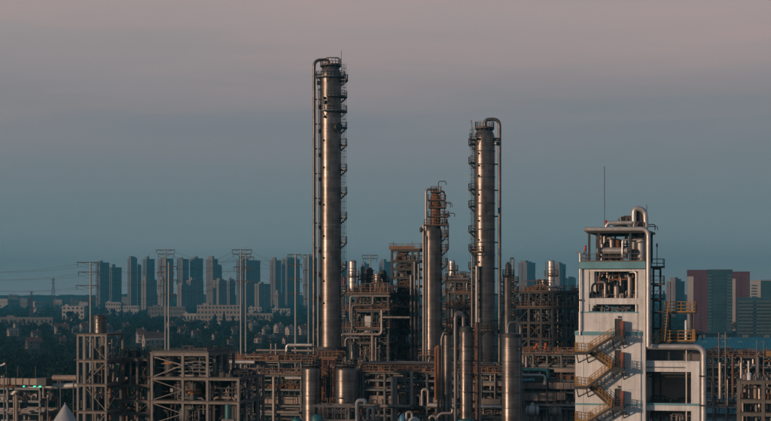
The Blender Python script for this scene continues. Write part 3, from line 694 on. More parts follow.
mb = MB(); mb.box(X(258.5), X(301), .4, 2.4, S.z(403), S.z(396.2)).build('duct', 'duct', S.o)
for px in (267, 275.5, 284, 292.5): MB().box(X(px) - .06, X(px) + .06, .36, 2.44, S.z(403.4), S.z(395.8)).build('duct_flange', 'steel', S.o)
pipe(S.o, [(X(258), -.5, S.z(411)), (X(300), -.5, S.z(411))], .24, 'pipel', None, 8)

# centre
S = Site(356, 316, 'pipe_rack', 'long rusty railed pipe rack below the stepped column', 'pipe rack')
xs, zl = rack(S, (358, 363.5, 384.5, 406, 427, 436, 458, 481, 503), 9, (371.5, 379, 388.5, 404, 414), pipes=((0, 6, .12, .3), (1, 5, .1, .25), (2, 5, .12, .3), (3, 5, .15, .3), (4, 5, .15, .3)), rails=(0,), deck=(0,), seed=2)
X = S.x
fittings(S.o, xs[0], xs[-1], -.8, 5, zl[0] + .08, 170, 'rail', 34, 1.2); fittings(S.o, xs[0], xs[-1], -.2, 5, zl[3] + .02, 90, 'pipe', 35, 1.3)
fittings(S.o, xs[0], xs[-1], -.2, 5, zl[2] + .02, 60, 'rusty', 36, 1.1)
MB().box(X(368.5), X(412), .4, 2.6, S.z(403), S.z(395.5)).build('duct', 'duct', S.o)
for px in (377, 386, 391, 399, 405): MB().box(X(px) - .06, X(px) + .06, .36, 2.64, S.z(403.4), S.z(395.2)).build('duct_flange', 'steel', S.o)
for px in (393.8, 397): MB().box(X(px) - .26, X(px) + .26, -1.2, -.6, 0, S.z(377)).build('concrete_post', 'conc', S.o)
MB().box(X(391.5), X(399), -1.25, -.55, S.z(377) + .005, S.z(376)).build('post_cap', 'conc', S.o)
pipe(S.o, [(X(413.7), -1.6, S.z(370)), (X(413.7), -1.6, S.z(405)), (X(379), -1.6, S.z(405))], .32, 'pipel', .7, 12)
pipe(S.o, [(X(429), -1.4, S.z(403.5)), (X(458), -1.4, S.z(403.5))], .42, 'silver', None, 12)
MB().box(X(428), X(458), -.6, 2.0, S.z(401), S.z(396.4)).build('duct', 'duct', S.o)
pipe(S.o, [(X(474), -1.4, S.z(404)), (X(503), -1.4, S.z(404))], .33, 'silver', None, 12)
MB().box(X(482), X(501), -.6, 2.0, S.z(402), S.z(396.6)).build('duct', 'duct', S.o)
for px, yb, yt, m in ((423.5, 404, 388, 'pipel'), (416, 404, 394, 'pipe'), (437, 398, 346, 'rusty')): pipe(S.o, [(X(px), -1.1, S.z(yb)), (X(px), -1.1, S.z(yt)), (X(px + 6), -1.1, S.z(yt)), (X(px + 6), -1.1, S.z(yb))], .25, m, .8, 10)
secondary(S, xs, -.3, 8, zl[4] - 3, zl[0] + 1.5, 260, 306); secondary(S, xs, -.3, 8, zl[4] - 3, zl[0] + 1, 90, 307, 'pipel')
random_pipes(S, xs[0], xs[-1], -.3, 8, zl[4], zl[0] + 1.5, 70, 41, .25, 200)
MB().box(X(482), X(502), 0, 4, S.z(384), S.z(381)).build('plinth_deck', 'duct', S.o)

# between the stout column and the white tower
S = Site(518, 318, 'pipe_rack', 'layered pipe rack with beige ducts between stout column and white tower', 'pipe rack')
xs, zl = rack(S, (520, 533, 547, 561, 578), 10, (353.5, 367, 379, 391, 404), pipes=((0, 6, .12, .3), (1, 6, .15, .32), (2, 6, .15, .35), (3, 6, .15, .3), (4, 6, .15, .35)), rails=(0,), deck=(0,), seed=3)
X = S.x
fittings(S.o, xs[0], xs[-1], -.8, 5, zl[0] + .08, 70, 'rail', 37, 1.1); fittings(S.o, xs[0], xs[-1], -.2, 6, zl[2], 60, 'rusty', 38, 1.2); fittings(S.o, xs[0], xs[-1], -.2, 6, zl[4], 60, 'pipe', 39, 1.4)
pipe(S.o, [(X(521), -1.2, S.z(369.6)), (X(549), -1.2, S.z(369.6)), (X(549), -1.2, S.z(378))], .36, 'teal', .6, 12)
MB().box(X(555), X(579), -1.0, 1.2, S.z(371.5), S.z(367.8)).build('duct', 'duct', S.o)
for a, b, ya, yb in ((521, 548, 388, 382), (549.5, 579, 388, 381.6), (521, 557, 400, 392.5), (558, 566, 399, 391.8)):
    MB().box(X(a), X(b), -1.1, 1.3, S.z(ya), S.z(yb)).build('duct', 'duct', S.o)
    for k in range(1, 4): xx = X(a) + (X(b) - X(a)) * k / 4; MB().box(xx - .05, xx + .05, -1.14, 1.34, S.z(ya + .4), S.z(yb - .4)).build('duct_flange', 'steel', S.o)
pipe(S.o, [(X(521), -1.6, S.z(380)), (X(536), -1.6, S.z(379))], .3, 'blue', None, 10)
pipe(S.o, [(X(522), -1.3, S.z(374.5)), (X(546), -1.3, S.z(374.5)), (X(546), -1.3, S.z(384))], .3, 'silver', .6, 10)
pipe(S.o, [(X(528), -2.4, S.z(409)), (X(531), -2.4, S.z(403.8)), (X(580), -2.4, S.z(403.8))], .22, 'pipel', .5, 8)
pipe(S.o, [(X(536), -2.0, S.z(407.5)), (X(580), -2.0, S.z(407.5))], .2, 'pipe', None, 8)
secondary(S, xs, -.3, 8, zl[4] - 3, zl[0], 160, 308)
random_pipes(S, xs[0], xs[-1], -.3, 9, zl[4] - 4, zl[0], 44, 42, .28, 120)
def exchanger(px, py, d, L, Rpx, name, label, m='clad2'):
    s = d / F; R = Rpx * s; zc = Z(py, d); o = thing(name, label, 'heat exchanger', (U(px) * d, d, 0), ROT)
    MB().tube([(-L / 2, 0, zc), (-L / 2 + .2, 0, zc), (L / 2 - .2, 0, zc), (L / 2, 0, zc)], [R * .7, R, R, R * .7], 18).build('shell', m, o, True)
    for k in (-.3, .3): MB().tube([(k * L - .06, 0, zc), (k * L + .06, 0, zc)], R * 1.2, 18).build('flange', 'steel', o, True)
    for k in (-.3, .3): MB().box(k * L - .2, k * L + .2, -R * .6, R * .6, 0, zc - R * .9).build('saddle', 'conc2', o)
    MB().tube([(0, 0, zc + R * .9), (0, 0, zc + R * 1.6)], R * .3, 12).build('nozzle', m, o, True)
    return o
exchanger(532.5, 410.5, 306, 2.2, 5, 'heat_exchanger', 'pale round exchanger end under the beige ducts beside stout column', 'grey')
exchanger(555, 411.5, 306, 2.0, 4.5, 'heat_exchanger', 'brownish round exchanger end under the beige ducts near white tower', 'duct')

# left foreground rack with green lamps
S = Site(-12, 272, 'pipe_rack', 'low pipe rack with beige duct and green lamps at the far left', 'pipe rack')
X = S.x; xs, zl = rack(S, (-10, 7.5, 40), 6, (387, 399.5, 411.5, 424), 'steelb', .3, ((0, 4, .12, .25), (1, 5, .12, .25), (2, 4, .12, .25), (3, 4, .15, .25)), seed=4)
MB().box(X(-11), X(38.5), -.5, 1.6, S.z(384), S.z(377.8)).build('duct', 'duct', S.o)
MB().box(X(38.5), X(48), -.7, 1.8, S.z(384.5), S.z(377.2)).build('duct_end', 'steel', S.o)
for px in (1, 9, 17, 24, 30.5): MB().box(X(px) - .06, X(px) + .06, -.56, 1.66, S.z(384.6), S.z(377.2)).build('duct_flange', 'dark', S.o)
for px in (26.2, 37.0, 42.3):
    hb = MB().box(X(px) - .16, X(px) + .16, -.75, -.55, S.z(386.8), S.z(384.6)).build('lamp_housing', 'dark', S.o)
    MB().lathe([(.02, S.z(386.2)), (.14 if px < 30 else .2, S.z(385.9)), (.14 if px < 30 else .2, S.z(385.1)), (.02, S.z(384.8))], 10, (X(px), -.82)).build('lamp_lens', 'lamp', hb, True)
for px, yt, yb, m, R in ((17.6, 395, 430, 'pipel', .16), (20.2, 394, 430, 'duct', .26), (46.8, 385.5, 396.5, 'pipel', .15), (7.5, 374, 430, 'steelb', .12), (51.2, 397, 430, 'pipe', .1)):
    pipe(S.o, [(X(px), -1.2, S.z(yb)), (X(px), -1.2, S.z(yt))], R, m, None, 8)
MB().beam((X(0), -1, S.z(411.4)), (X(34), -1, S.z(411.4)), .2, .25).build('beam', 'conc', S.o)
MB().beam((X(30), -1, S.z(406)), (X(42), -1, S.z(406)), .12, .16).build('beam', 'conc', S.o)
pipe(S.o, [(X(6.5), 1.8, S.z(397)), (X(13), 1.8, S.z(389)), (X(76), 1.8, S.z(384.5))], .42, 'grey', 2, 12)
fittings(S.o, xs[0], xs[-1], -.3, 5, zl[1], 60, 'pipe', 51, 1.2)
for px in (16, 34): pipe(S.o, [(X(px), .6, S.z(377.5)), (X(px), .6, S.z(366))], .07, 'steel', None, 5, 'mast')
# long pipe behind it running to the tower frame
S = Site(50, 268, 'overhead_duct', 'long pale overhead duct running right into the tall concrete tower frame', 'duct')
X = S.x
MB().tube([(X(53), 0, S.z(377.6)), (X(77), 0, S.z(377.6))], .45, 12).build('duct_body', 'duct', S.o, True)
for px in (60, 73): MB().box(X(px) - .08, X(px) + .08, .1, .3, 0, S.z(380.5)).build('support_post', 'steel', S.o)

def windsock(px, pyb, pyt, d, label, lean=-.5, L=None, cols=('red', 'orange'), r0=.24):
    o = thing('windsock', label, 'windsock', (U(px) * d, d, Z(pyb, d))); s = d / F; h = (pyb - pyt) * s
    MB().beam((0, 0, 0), (0, 0, h), .07).build('pole', 'steel', o)
    n = 5; L = L or min(1.7, h * .62)
    for k in range(n):
        t0, t1 = k / n, (k + 1) / n; p = lambda t: (-.12 + lean * t * t, -.1, h - .1 - L * t)
        MB().tube([p(t0), p(t1)], [r0 - r0 * .4 * t0, r0 - r0 * .4 * t1], 8).build('sock_band', cols[0] if k % 2 == 0 and cols[0] == 'red' and cols[1] != 'white' or k == 0 else cols[1], o, True)
    return o
windsock(537.6, 352.9, 342.6, 315.5, 'limp red and orange windsock, left one of the pair on the deck behind stout column', -.7)
windsock(546.4, 352.9, 342.2, 315, 'limp red and orange windsock, right one of the pair on the deck near white tower', -.2)
windsock(345, 291.6, 276.5, 349.5, 'small red windsock at the top left corner of the steel process structure', -.3)
windsock(6.3, 377.8, 362, 272.2, 'white windsock with red collar above the far left duct', -.95, .5, ('red', 'white'), .2)

# ---------------------------------------------------------------- concrete frames on the left
S = Site(76.5, 262, 'concrete_tower_frame', 'tall open concrete tower frame with a tank on top at left', 'frame tower')
X = S.x; zs = [0, S.z(440), S.z(411), S.z(384), S.z(360), S.z(334)]; xs = [X(78), X(84.5), X(106)]
frame(S, xs, [0, 6.5], zs, 'conc', .31, .27, (2, 3, 4, 5), (), 'rail', [(1, 4, '\\'), (1, 3, '/'), (1, 2, '\\'), (1, 1, '/')], [(0, 4, '/'), (0, 3, '\\'), (0, 2, '/')])
random_pipes(S, xs[0], xs[-1], .6, 6, zs[1], zs[5] - .5, 16, 61, .3, 30, ('pipe', 'duct', 'rusty', 'steelb'))
ladder(S.o, X(81), .3, zs[1], zs[5], 'steelb', False)
for k in (1, 2, 3, 4): MB().box(X(88), X(95), 2, 4, zs[k] + .1, zs[k] + 1.9).build('equipment_box', 'dark', S.o)
for px in (85.5, 93): MB().box(X(px) - .12, X(px) + .12, -.1, .15, zs[1], zs[5] - .6).build('hanger', 'conc2', S.o)
wx, wy = S.world(X(100.2, 4), 4)
o = thing('roof_tank', 'squat grey tank on top of the tall concrete tower frame', 'tank', (wx, wy, zs[5] + .08)); r = 6.2 * wy / F; h = Z(317.5, wy) - zs[5]
shell(o, [(r, 0), (r, h), (r * .9, h + .25), (r * .2, h + .55)], 'clad2', 'shell', 28); bands(o, r, .6, h, 1.0, 'steel', .1, 28)
MB().sector(r, r + .1, 0, 360, h - .25, h - .05, 28).build('rim', 'steel', o); ladder(o, -r - .2, -.3, 0, h + .4, 'steel', False)

S = Site(107.5, 267, 'equipment_structure', 'lower concrete frame with dark drum between the tower frame and long frame', 'frame')
X = S.x; zs = [0, S.z(430), S.z(412), S.z(400), S.z(384.5), S.z(358)]; xs = [X(108.5), X(121), X(137.5), X(149)]
frame(S, xs, [0, 7], zs, 'conc2', .36, .3, (2, 3, 4, 5), (), 'rail', [(2, 4, '/'), (0, 3, 'X'), (2, 2, '/')])
random_pipes(S, xs[0], xs[-1], .6, 6.5, zs[1], zs[5] - .5, 26, 62, .3, 50, ('pipe', 'duct', 'rusty', 'steelb', 'dark'))
fittings(S.o, xs[0], xs[-1], 0, 6, zs[5] + .08, 26, 'dark', 63, 1.6); fittings(S.o, xs[0], xs[-1], 0, 6, zs[4] + .08, 36, 'pipel', 64, 1.3)
MB().tube([(X(114), 2, S.z(371)), (X(116), 2, S.z(371)), (X(128), 2, S.z(371)), (X(130), 2, S.z(371))], [.5, .95, .95, .5], 16).build('hung_drum', 'dark', S.o, True)
for px in (112.5, 130): MB().box(X(px) - .12, X(px) + .12, .2, .5, zs[4], zs[5] - .5).build('hanger', 'conc2', S.o)

S = Site(151, 264, 'equipment_structure', 'long stepped concrete frame with an upper storey on its left half', 'frame')
X = S.x; zs = [0, S.z(446), S.z(424), S.z(400.5), S.z(377)]; xs = [X(152), X(183), X(207.5), X(238.5)]; ys = [0, 3, 6, 9, 12]
frame(S, xs, ys, zs, 'conc', .36, .31, (2, 3, 4), (), 'rail', [(0, 3, '>'), (0, 2, '>')], [(2, 3, '/')])
zt = S.z(352.5)
for x in xs[:3]:
    for y in ys: MB().box(x - .2, x + .2, y - .2, y + .2, zs[4], zt).build('upper_column', 'conc', S.o)
for y in ys: MB().box(xs[0] - .05, xs[2] + .05, y - .16, y + .16, zt - .48, zt - .012).build('beam', 'conc', S.o)
for x in xs[:3]: MB().box(x - .2, x + .2, 0, ys[-1], zt - .42, zt - .03).build('cross_beam', 'conc', S.o)
MB().box(xs[0] - .3, xs[2] + .3, -.3, ys[-1] + .3, zt, zt + .12).build('roof_slab', 'conc2', S.o)
for a, b in (((xs[0], zs[4]), (xs[1], (zs[4] + zt) / 2)), ((xs[0], zt - .6), (xs[1], (zs[4] + zt) / 2))): MB().beam((a[0], 0, a[1]), (b[0], 0, b[1]), .16).build('brace', 'conc', S.o)
railing_path(MB(), [(xs[0], 0, zt + .12), (xs[2], 0, zt + .12), (xs[2], ys[-1], zt + .12)], .5, .05, 1.5).build('railing', 'steel', S.o)
for k, (a, b, c) in enumerate(((158, 3, 5), (168, 6, 5), (190, 4, 5), (199, 8, 5), (214, 4, 4), (226, 7, 4))):
    z0 = zs[min(c, 5) - 1 if c == 5 else 3]; x = X(a, b)
    MB().lathe([(1.0, zs[1]), (1.0, zt - 1.4 if c == 5 else zs[4] - 1.2), (.4, zt - .9 if c == 5 else zs[4] - .8)], 16, (x, b)).build('vessel', 'dark', S.o, True)
for px, py, y in ((171, 363, 1.5), (195, 390, 2.5), (195, 393, 2.5)):
    x = X(px, y); MB().lathe([(1.08, S.z(py + 1)), (1.08, S.z(py - 1))], 16, (x, y)).build('orange_band', 'bandc', S.o, True)
x = X(171, 1.5); MB().lathe([(1.0, zs[4]), (1.0, zt - .9)], 16, (x, 1.5)).build('vessel', 'dark', S.o, True)
x = X(195, 2.5); MB().lathe([(1.0, zs[3]), (1.0, zs[4] - 1.0)], 16, (x, 2.5)).build('vessel', 'dark', S.o, True)
random_pipes(S, xs[0], xs[2], 1, 11, zs[1], zt - .5, 40, 65, .25, 90, ('pipe', 'pipel', 'duct', 'steelb', 'dark'))
random_pipes(S, xs[2], xs[3], 1, 11, zs[1], zs[4] - .5, 22, 66, .25, 50, ('pipe', 'duct', 'steelb', 'dark'))
secondary(S, xs, .5, 11, zs[1], zs[4] - .4, 200, 312, 'dark'); secondary(S, xs[:3], .5, 11, zs[4], zt - .5, 90, 313, 'steelb')
fittings(S.o, xs[2] + .4, xs[3], .5, 11, zs[4] + .08, 70, 'dark', 67, 1.0); fittings(S.o, xs[0], xs[2], .5, 11, zt + .12, 30, 'steel', 68, .8)

# conical silo top, teal drum
o = thing('silo', 'grey cone-topped silo at lower left in front of the tower frame', 'silo', (U(65.3) * 252, 252, 0)); s = 252 / F
shell(o, [(12 * s, 0), (12 * s, Z(421.5, 252))], 'grey', 'wall', 32)
MB().lathe([(12.4 * s, Z(421.6, 252)), (1.2 * s, Z(404.6, 252)), (.9 * s, Z(404, 252))], 32).build('cone_roof', 'grey', o, True)
MB().lathe([(1.2 * s, Z(404.8, 252)), (1.2 * s, Z(402.6, 252)), (.3 * s, Z(402, 252))], 12).build('vent_cap', 'steelb', o, True)
o = thing('teal_drum', 'small upright teal drum on pale plinth under the long frame', 'drum', (U(228) * 252, 252, 0)); s = 252 / F
MB().box(-6 * s, 6.5 * s, -1, 1.5, 0, Z(419, 252)).build('plinth', 'conc', o)
MB().lathe([(3.1 * s, Z(419, 252)), (3.1 * s, Z(406, 252)), (2.6 * s, Z(404.6, 252)), (1.2 * s, Z(404, 252))], 20).build('body', 'teal', o, True)
MB().lathe([(3.25 * s, Z(407, 252)), (3.25 * s, Z(406.3, 252))], 20).build('rim', 'teal', o, True)

# front concrete pipe support below the drums
S = Site(311, 299, 'pipe_support_frame', 'pale concrete frame holding a row of round valves below the drums', 'frame')
X = S.x; zs = [0, S.z(432), S.z(418.5), S.z(404.5)]; xs = [X(314), X(323.5), X(348.5), X(373.5)]
frame(S, xs, [0, 3.5], zs, 'conc', .42, .36, (), (), 'rail')
for k in range(5):
    x = X(327.5 + k * 4.4); mb = MB(); handwheel(mb, (x, -.45, S.z(410.8)), .3); mb.beam((x, -.45, S.z(410.8)), (x, .8, S.z(410.8)), .09); vo = mb.build('valve_wheel', 'silver', S.o, True)
    MB().tube([(x, .8, S.z(418)), (x, .8, S.z(407))], .2, 8).build('valve_body', 'pipe', S.o, True)
pipe(S.o, [(X(358), -.6, S.z(421)), (X(358), -.6, S.z(399.3)), (X(366), -.6, S.z(399.3)), (X(366), -.6, S.z(403))], .36, 'grey', 1.0, 12)
random_pipes(S, xs[0], xs[-1], .4, 3.2, zs[1], zs[3] - .4, 14, 71, .2, 30)
# rusty frame and hopper between the drums
S = Site(320.5, 315, 'hopper_frame', 'rusty steel frame with a black hopper box between the two drums', 'frame')
X = S.x; zs = [0, S.z(420), S.z(405), S.z(392), S.z(372), S.z(358)]; xs = [X(322), X(328.5), X(335.5)]
frame(S, xs, [0, 4], zs, 'rusty', .3, .26, (4, 5), (4, 5), 'rail', [(0, 3, '/'), (1, 3, '\\')])
MB().box(X(323), X(334.5), -1.3, 1.2, S.z(386), S.z(376.5)).build('hopper_box', 'dark', S.o)
MB().prism([(X(326), -1.0), (X(331.5), -1.0), (X(331.5), .9), (X(326), .9)], S.z(397), S.z(386) + .004).build('hopper_throat', 'dark', S.o)
fittings(S.o, xs[0], xs[-1], -.3, 3, zs[5] + .08, 24, 'rail', 72, 1.6); random_pipes(S, xs[0], xs[-1], 1.5, 4, zs[1], zs[5], 10, 73, .2, 20, ('rusty', 'pipe'))
# pipe loops along the bottom
def loop(px0, px1, pyt, d, R, m, label, plain=False):
    o = thing('pipe_loop', label, 'pipe', (U(px0) * d, d, 0)); s = d / F; w = (px1 - px0) * s; zt = Z(pyt, d)
    pipe(o, [(0, 0, 0), (0, 0, zt), (w, 0, zt), (w, 0, 0)], R, m, w * .5, 12, 'pipe_body')
    MB().tube([(0, 0, zt - 2.2), (0, 0, zt - 2.0)], R * 1.35, 12).build('flange', 'steel', o, True)
    MB().tube([(w, 0, zt - 2.2), (w, 0, zt - 2.0)], R * 1.35, 12).build('flange', 'steel', o, True)
loop(406.5, 412, 412, 268, .2, 'pipel', 'pale arched pipe loop at the bottom left of the centre tank top')
loop(429.5, 436, 416, 268, .2, 'pipel', 'pale arched pipe loop at the bottom right of the teal domed drum')
loop(367.5, 372.5, 408, 288, .18, 'grey', 'small grey pipe hoop right of the valve frame')
o = thing('swan_neck_pipe', 'pale swan-neck pipe bending along the bottom left of the slim bright column', 'pipe', (U(437) * 270, 270, 0)); s = 270 / F
pipe(o, [(0, 0, 0), (0, 0, Z(417, 270)), (4 * s, 0, Z(413.2, 270)), (15.5 * s, 0, Z(413.2, 270)), (15.5 * s, 0, Z(408.5, 270))], .22, 'pipel', .7, 10, 'pipe_body')
MB().tube([(15.5 * s, 0, Z(409, 270)), (15.5 * s, 0, Z(408.2, 270))], .32, 12).build('flange', 'steel', o, True)
o = thing('domed_drum', 'teal-grey domed drum top at the bottom centre', 'drum', (U(414) * 266, 266, 0)); s = 266 / F
shell(o, [(6 * s, 0), (6 * s, Z(420.5, 266)), (5 * s, Z(418.5, 266)), (2.4 * s, Z(417.2, 266)), (.4, Z(417, 266))], 'grey', 'shell', 24)
MB().sector(6 * s - .05, 6 * s + .12, 0, 360, Z(421.3, 266), Z(420.6, 266), 24).build('rim', 'teal', o)
for k, (px, py, w, lab) in enumerate(((297, 417.5, 12, 'lumpy teal tarpaulin cover, left one of two below the tall drum'), (317, 414.5, 13, 'lumpy teal tarpaulin cover, right one of two beside the valve frame'), (402.5, 414.5, 7, 'bright blue tarpaulin bundle beside the pale pipe loop'))):
    d = 264.0; s = d / F; o = thing('covered_equipment', lab, 'tarpaulin', (U(px) * d, d, 0)); R = w / 2 * s; rr = random.Random(80 + k); zt = Z(py, d)
    MB().box(-R * .8, R * .8, -R * .6, R * .6, 0, zt - .7).build('skid', 'dark', o)
    prof = [(R * 1.08, zt - 1.6), (R * 1.02, zt - .8), (R * .85, zt - .3), (R * .5, zt - .08), (.05, zt)]
    mb = MB().lathe(prof, 14); mb.v = [(x * rr.uniform(.85, 1.1), y * rr.uniform(.7, .9), z + rr.uniform(-.12, .12)) for x, y, z in mb.v]
    mb.build('cover', 'teal' if k < 2 else 'bluew', o, True)
# ---------------------------------------------------------------- the white tower
S = Site(575.3, 225, 'white_tower_building', 'white concrete process tower with blue bands and open upper floors', 'building')
X = S.x; z = S.z; o = S.o; D = 9.0
x0, x1 = X(575.3), X(640.7)
MB().box(x0, x1, 0, D, 0, z(331)).build('lower_wall', 'white', o)
MB().box(x0 - .08, x1 + .08, -.08, D + .08, z(335.2), z(331.4)).build('trim_band', 'blue', o)
MB().box(x0 - .06, x1 + .06, -.06, D + .06, z(404.8), z(403)).build('trim_band', 'blue', o)
MB().box(X(578.5), X(637.7), .1, D - .2, z(331), z(312.8)).build('upper_wall', 'white', o)
MB().box(X(578.3), X(637.9), .04, D - .14, z(312.8) + .003, z(311.5)).build('coping', 'blue', o)
for py in (358, 389): MB().box(x0 + .02, x1 - .02, -.012, -.001, z(py + .18), z(py - .18)).build('panel_joint', 'joint', o)
for px in (605.5,): MB().box(X(px) - .015, X(px) + .015, -.014, -.002, z(421), z(335.4)).build('panel_joint', 'joint', o)
for px in (583, 621.5): MB().box(X(px) - .03, X(px) + .03, -.05, 0, z(421), z(335.4)).build('drain_pipe', 'white', o)
MB().box(x0 + .2, x1 - .2, -.03, 0, z(366.6), z(366)).build('joint_strip', 'white', o)
for px0, px1, y0, y1 in ((580.7, 588.7, .15, 1.2), (638, 645.3, .15, 1.3), (580.7, 588.7, D - 1.4, D - .4), (638, 645.3, D - 1.4, D - .4)):
    MB().box(X(px0), X(px1), y0, y1, z(331) if px0 < 600 else 0, z(268.6)).build('corner_column', 'white', o)
MB().box(X(588.7) + .003, X(638) - .003, .2, .8, z(304.2), z(298.2)).build('spandrel_beam', 'white', o)
MB().box(X(588.7) + .003, X(638) - .003, .2, .8, z(271.4), z(268.7)).build('spandrel_beam', 'white', o)
MB().box(X(588.7), X(638), .8, D - .5, z(304.3), z(302.4)).build('floor_slab', 'conc2', o)
MB().box(X(582), X(645), D - .35, D - .15, z(331), z(268.8)).build('rear_wall', 'bluew', o)
for px in (597, 606, 615, 624, 632): MB().box(X(px, D) - .12, X(px, D) + .12, D - .5, D - .36, z(302), z(269)).build('mullion', 'dark', o)
MB().box(X(580.7) - .1, X(645.7), -.5, D, z(268.6), z(261.9)).build('blue_slab', 'blue', o)
# things inside the open floor
fl = z(302.4, 0, 0)
pipe(o, [(X(591), 1.2, fl), (X(591), 1.2, z(285)), (X(597), 1.2, z(282)), (X(604), 1.2, z(282)), (X(604), 1.2, fl)], .16, 'pipel', .4, 8)
pipe(o, [(X(594), 1.8, z(270)), (X(594), 1.8, z(283)), (X(603), 1.8, z(283))], .2, 'silver', .4, 8)
pipe(o, [(X(629), .9, z(272)), (X(636), .5, z(272)), (X(636), .5, z(312))], .17, 'silver', .4, 10)
for px, yt, w, m in ((602.5, 288, .45, 'duct'), (616.5, 285, .4, 'pipel'), (629.8, 276, .3, 'pipel'), (621, 293, .35, 'pipe'), (611, 280, .25, 'dark'), (593, 291, .4, 'dark')):
    zt = z(yt); MB().lathe([(w, fl), (w, zt - w * .6), (w * .6, zt - w * .15), (w * .3, zt)], 16, (X(px, 2.2), 2.2)).build('floor_vessel', m, o, True)
fittings(o, X(590), X(636), 1.0, 3.4, fl, 40, 'pipel', 91, 1.6); fittings(o, X(590), X(636), 1.0, 3.4, z(312.8) + .0, 30, 'pipe', 92, 1.0)
random_pipes(S, X(590), X(636), 2.5, 6.5, fl, z(270), 22, 93, .16, 40)
railing_path(MB(), [(X(589), .9, fl), (X(637.5), .9, fl)], 1.0, .045, 1.0).build('railing', 'steel', o)
# roof deck
dz = z(261.9)
rl = MB(); railing_path(rl, [(X(581), -.4, dz), (X(645), -.4, dz), (X(645), D - .1, dz), (X(581), D - .1, dz)], 1.05, .05, .9, True); rl.build('railing', 'grate', o)
for px in (589, 598.5, 630, 645.5):
    for y in (.3, D - .6): MB().box(X(px) - .14, X(px) + .14, y - .14, y + .14, dz, z(233.2)).build('canopy_post', 'dark', o)
MB().box(X(586.5), X(649), -.1, D, z(233.2), z(231)).build('canopy_roof', 'dark', o)
pipe(o, [(X(585), -.45, z(229.6)), (X(648.7), -.45, z(229.6)), (X(648.7), -.45, z(346))], .3, 'silver', .95, 16, 'large_duct')
pipe(o, [(X(641.5), .4, z(240)), (X(622), .4, z(240)), (X(622), .4, z(258))], .1, 'silver', .3, 8)
pipe(o, [(X(575.8), -.2, z(251.8)), (X(580.3), -.2, z(251.8)), (X(580.3), -.2, z(335))], .11, 'silver', .3, 8, 'vent_pipe')
for px in (268, 300): MB().box(X(579.2), X(581.4), -.35, .2, z(px + .8), z(px - .8)).build('pipe_clamp', 'dark', o)
pipe(o, [(X(604.5), 1.0, z(230)), (X(606.5), 1.0, z(223)), (X(632), 1.0, z(223))], .26, 'silver', .5, 12)
pipe(o, [(X(633), 1.2, z(230)), (X(633), 1.2, z(207.8)), (X(644), 1.4, z(210.5)), (X(645), 1.4, z(228))], .34, 'silver', .9, 14)
random_pipes(S, X(592), X(645), 3.5, 7.5, dz, z(234), 14, 94, .18, 24, ('pipe', 'pipel', 'dark', 'silver'))
for px, w, yt, m in ((607, .5, 243, 'dark'), (612, .42, 240, 'pipel'), (617.5, .5, 240, 'rusty'), (634.5, .45, 242, 'pipe'), (641, .6, 240, 'grey')):
    MB().lathe([(w, dz), (w, z(yt)), (w * .4, z(yt - 1.5))], 16, (X(px, 2.6), 2.6)).build('deck_vessel', m, o, True)
rz = z(231)
MB().lathe([(.75, rz), (.75, z(213)), (.55, z(210.5)), (.2, z(209.5))], 20, (X(640.5, 2.2), 2.2)).build('roof_vessel', 'dark', o, True)
MB().lathe([(.5, rz), (.5, z(219)), (.3, z(217))], 16, (X(622, 2.2), 2.2)).build('roof_vessel', 'clad2', o, True)
MB().box(X(618.5), X(626), 1.6, 2.8, z(221), z(216.5)).build('roof_unit', 'clad2', o)
fittings(o, X(608), X(646), .5, 4, rz, 40, 'steel', 95, 1.2); fittings(o, X(617), X(630), 1.2, 3, z(222), 12, 'pipe', 96, .8)
pipe(o, [(X(603.4), 1.2, rz), (X(603.4), 1.2, z(166))], .045, 'steel', None, 5, 'antenna')
pipe(o, [(X(645.2), 2, z(226)), (X(645.2), 2, z(205))], .04, 'steel', None, 5, 'antenna')
MB().lathe([(.1, rz), (.1, z(222.6)), (.15, z(222)), (.15, z(220.6)), (.06, z(220))], 10, (X(605.2), .9)).build('warning_beacon', 'red', o, True)
# doors on the right landings
for yl in (336.2, 367.2, 405.6):
    dr = MB().box(X(615.5), X(620.4), -.12, -.002, z(yl), z(yl - 17)).build('door', 'dark', o)
    MB().box(X(614.8), X(615.4), -.2, -.002, z(yl), z(yl - 17.6)).build('door_frame', 'steel', dr); MB().box(X(615.5), X(620.4), -.2, -.003, z(yl - 17.05), z(yl - 17.8)).build('door_head', 'steel', dr)
    MB().box(X(621), X(624.2), -.95, -.05, z(yl), z(yl - 15.5)).build('open_door_leaf', 'reddoor', o)
    MB().box(X(618), X(619.6), -.24, -.004, z(yl - 18.5), z(yl - 20.5)).build('wall_lamp', 'dark', o)
    MB().box(X(622.5), X(626.5), -.5, -.005, z(yl + 8), z(yl + 5.2)).build('wall_fixture', 'dark', o)
windsock(586.2, 261.8, 245, 225.2, 'red and orange windsock on the roof deck railing of the white tower', -.2, 1.0, r0=.15)
# drum on the roof deck
wx, wy = S.world(X(612), .9)
o2 = thing('horizontal_drum', 'shiny horizontal drum on the roof deck of the white tower', 'drum', (wx, wy, dz), ROT); k = 225 / F
zc = 250.8; zc = z(zc) - dz
MB().tube([(-16.4 * k, 0, zc), (-16 * k, 0, zc), (-14.6 * k, 0, zc), (14.6 * k, 0, zc), (16 * k, 0, zc), (16.4 * k, 0, zc)], [.05, .3, .45, .45, .3, .05], 20).build('shell', 'silver', o2, True)
for a in (-9, 9): MB().box(a * k - .15, a * k + .15, -.35, .35, 0, zc - .35).build('saddle', 'steel', o2)
MB().box(-14 * k, 14 * k, -.5, .5, zc - .95, zc - .62).build('drip_tray', 'dark', o2)
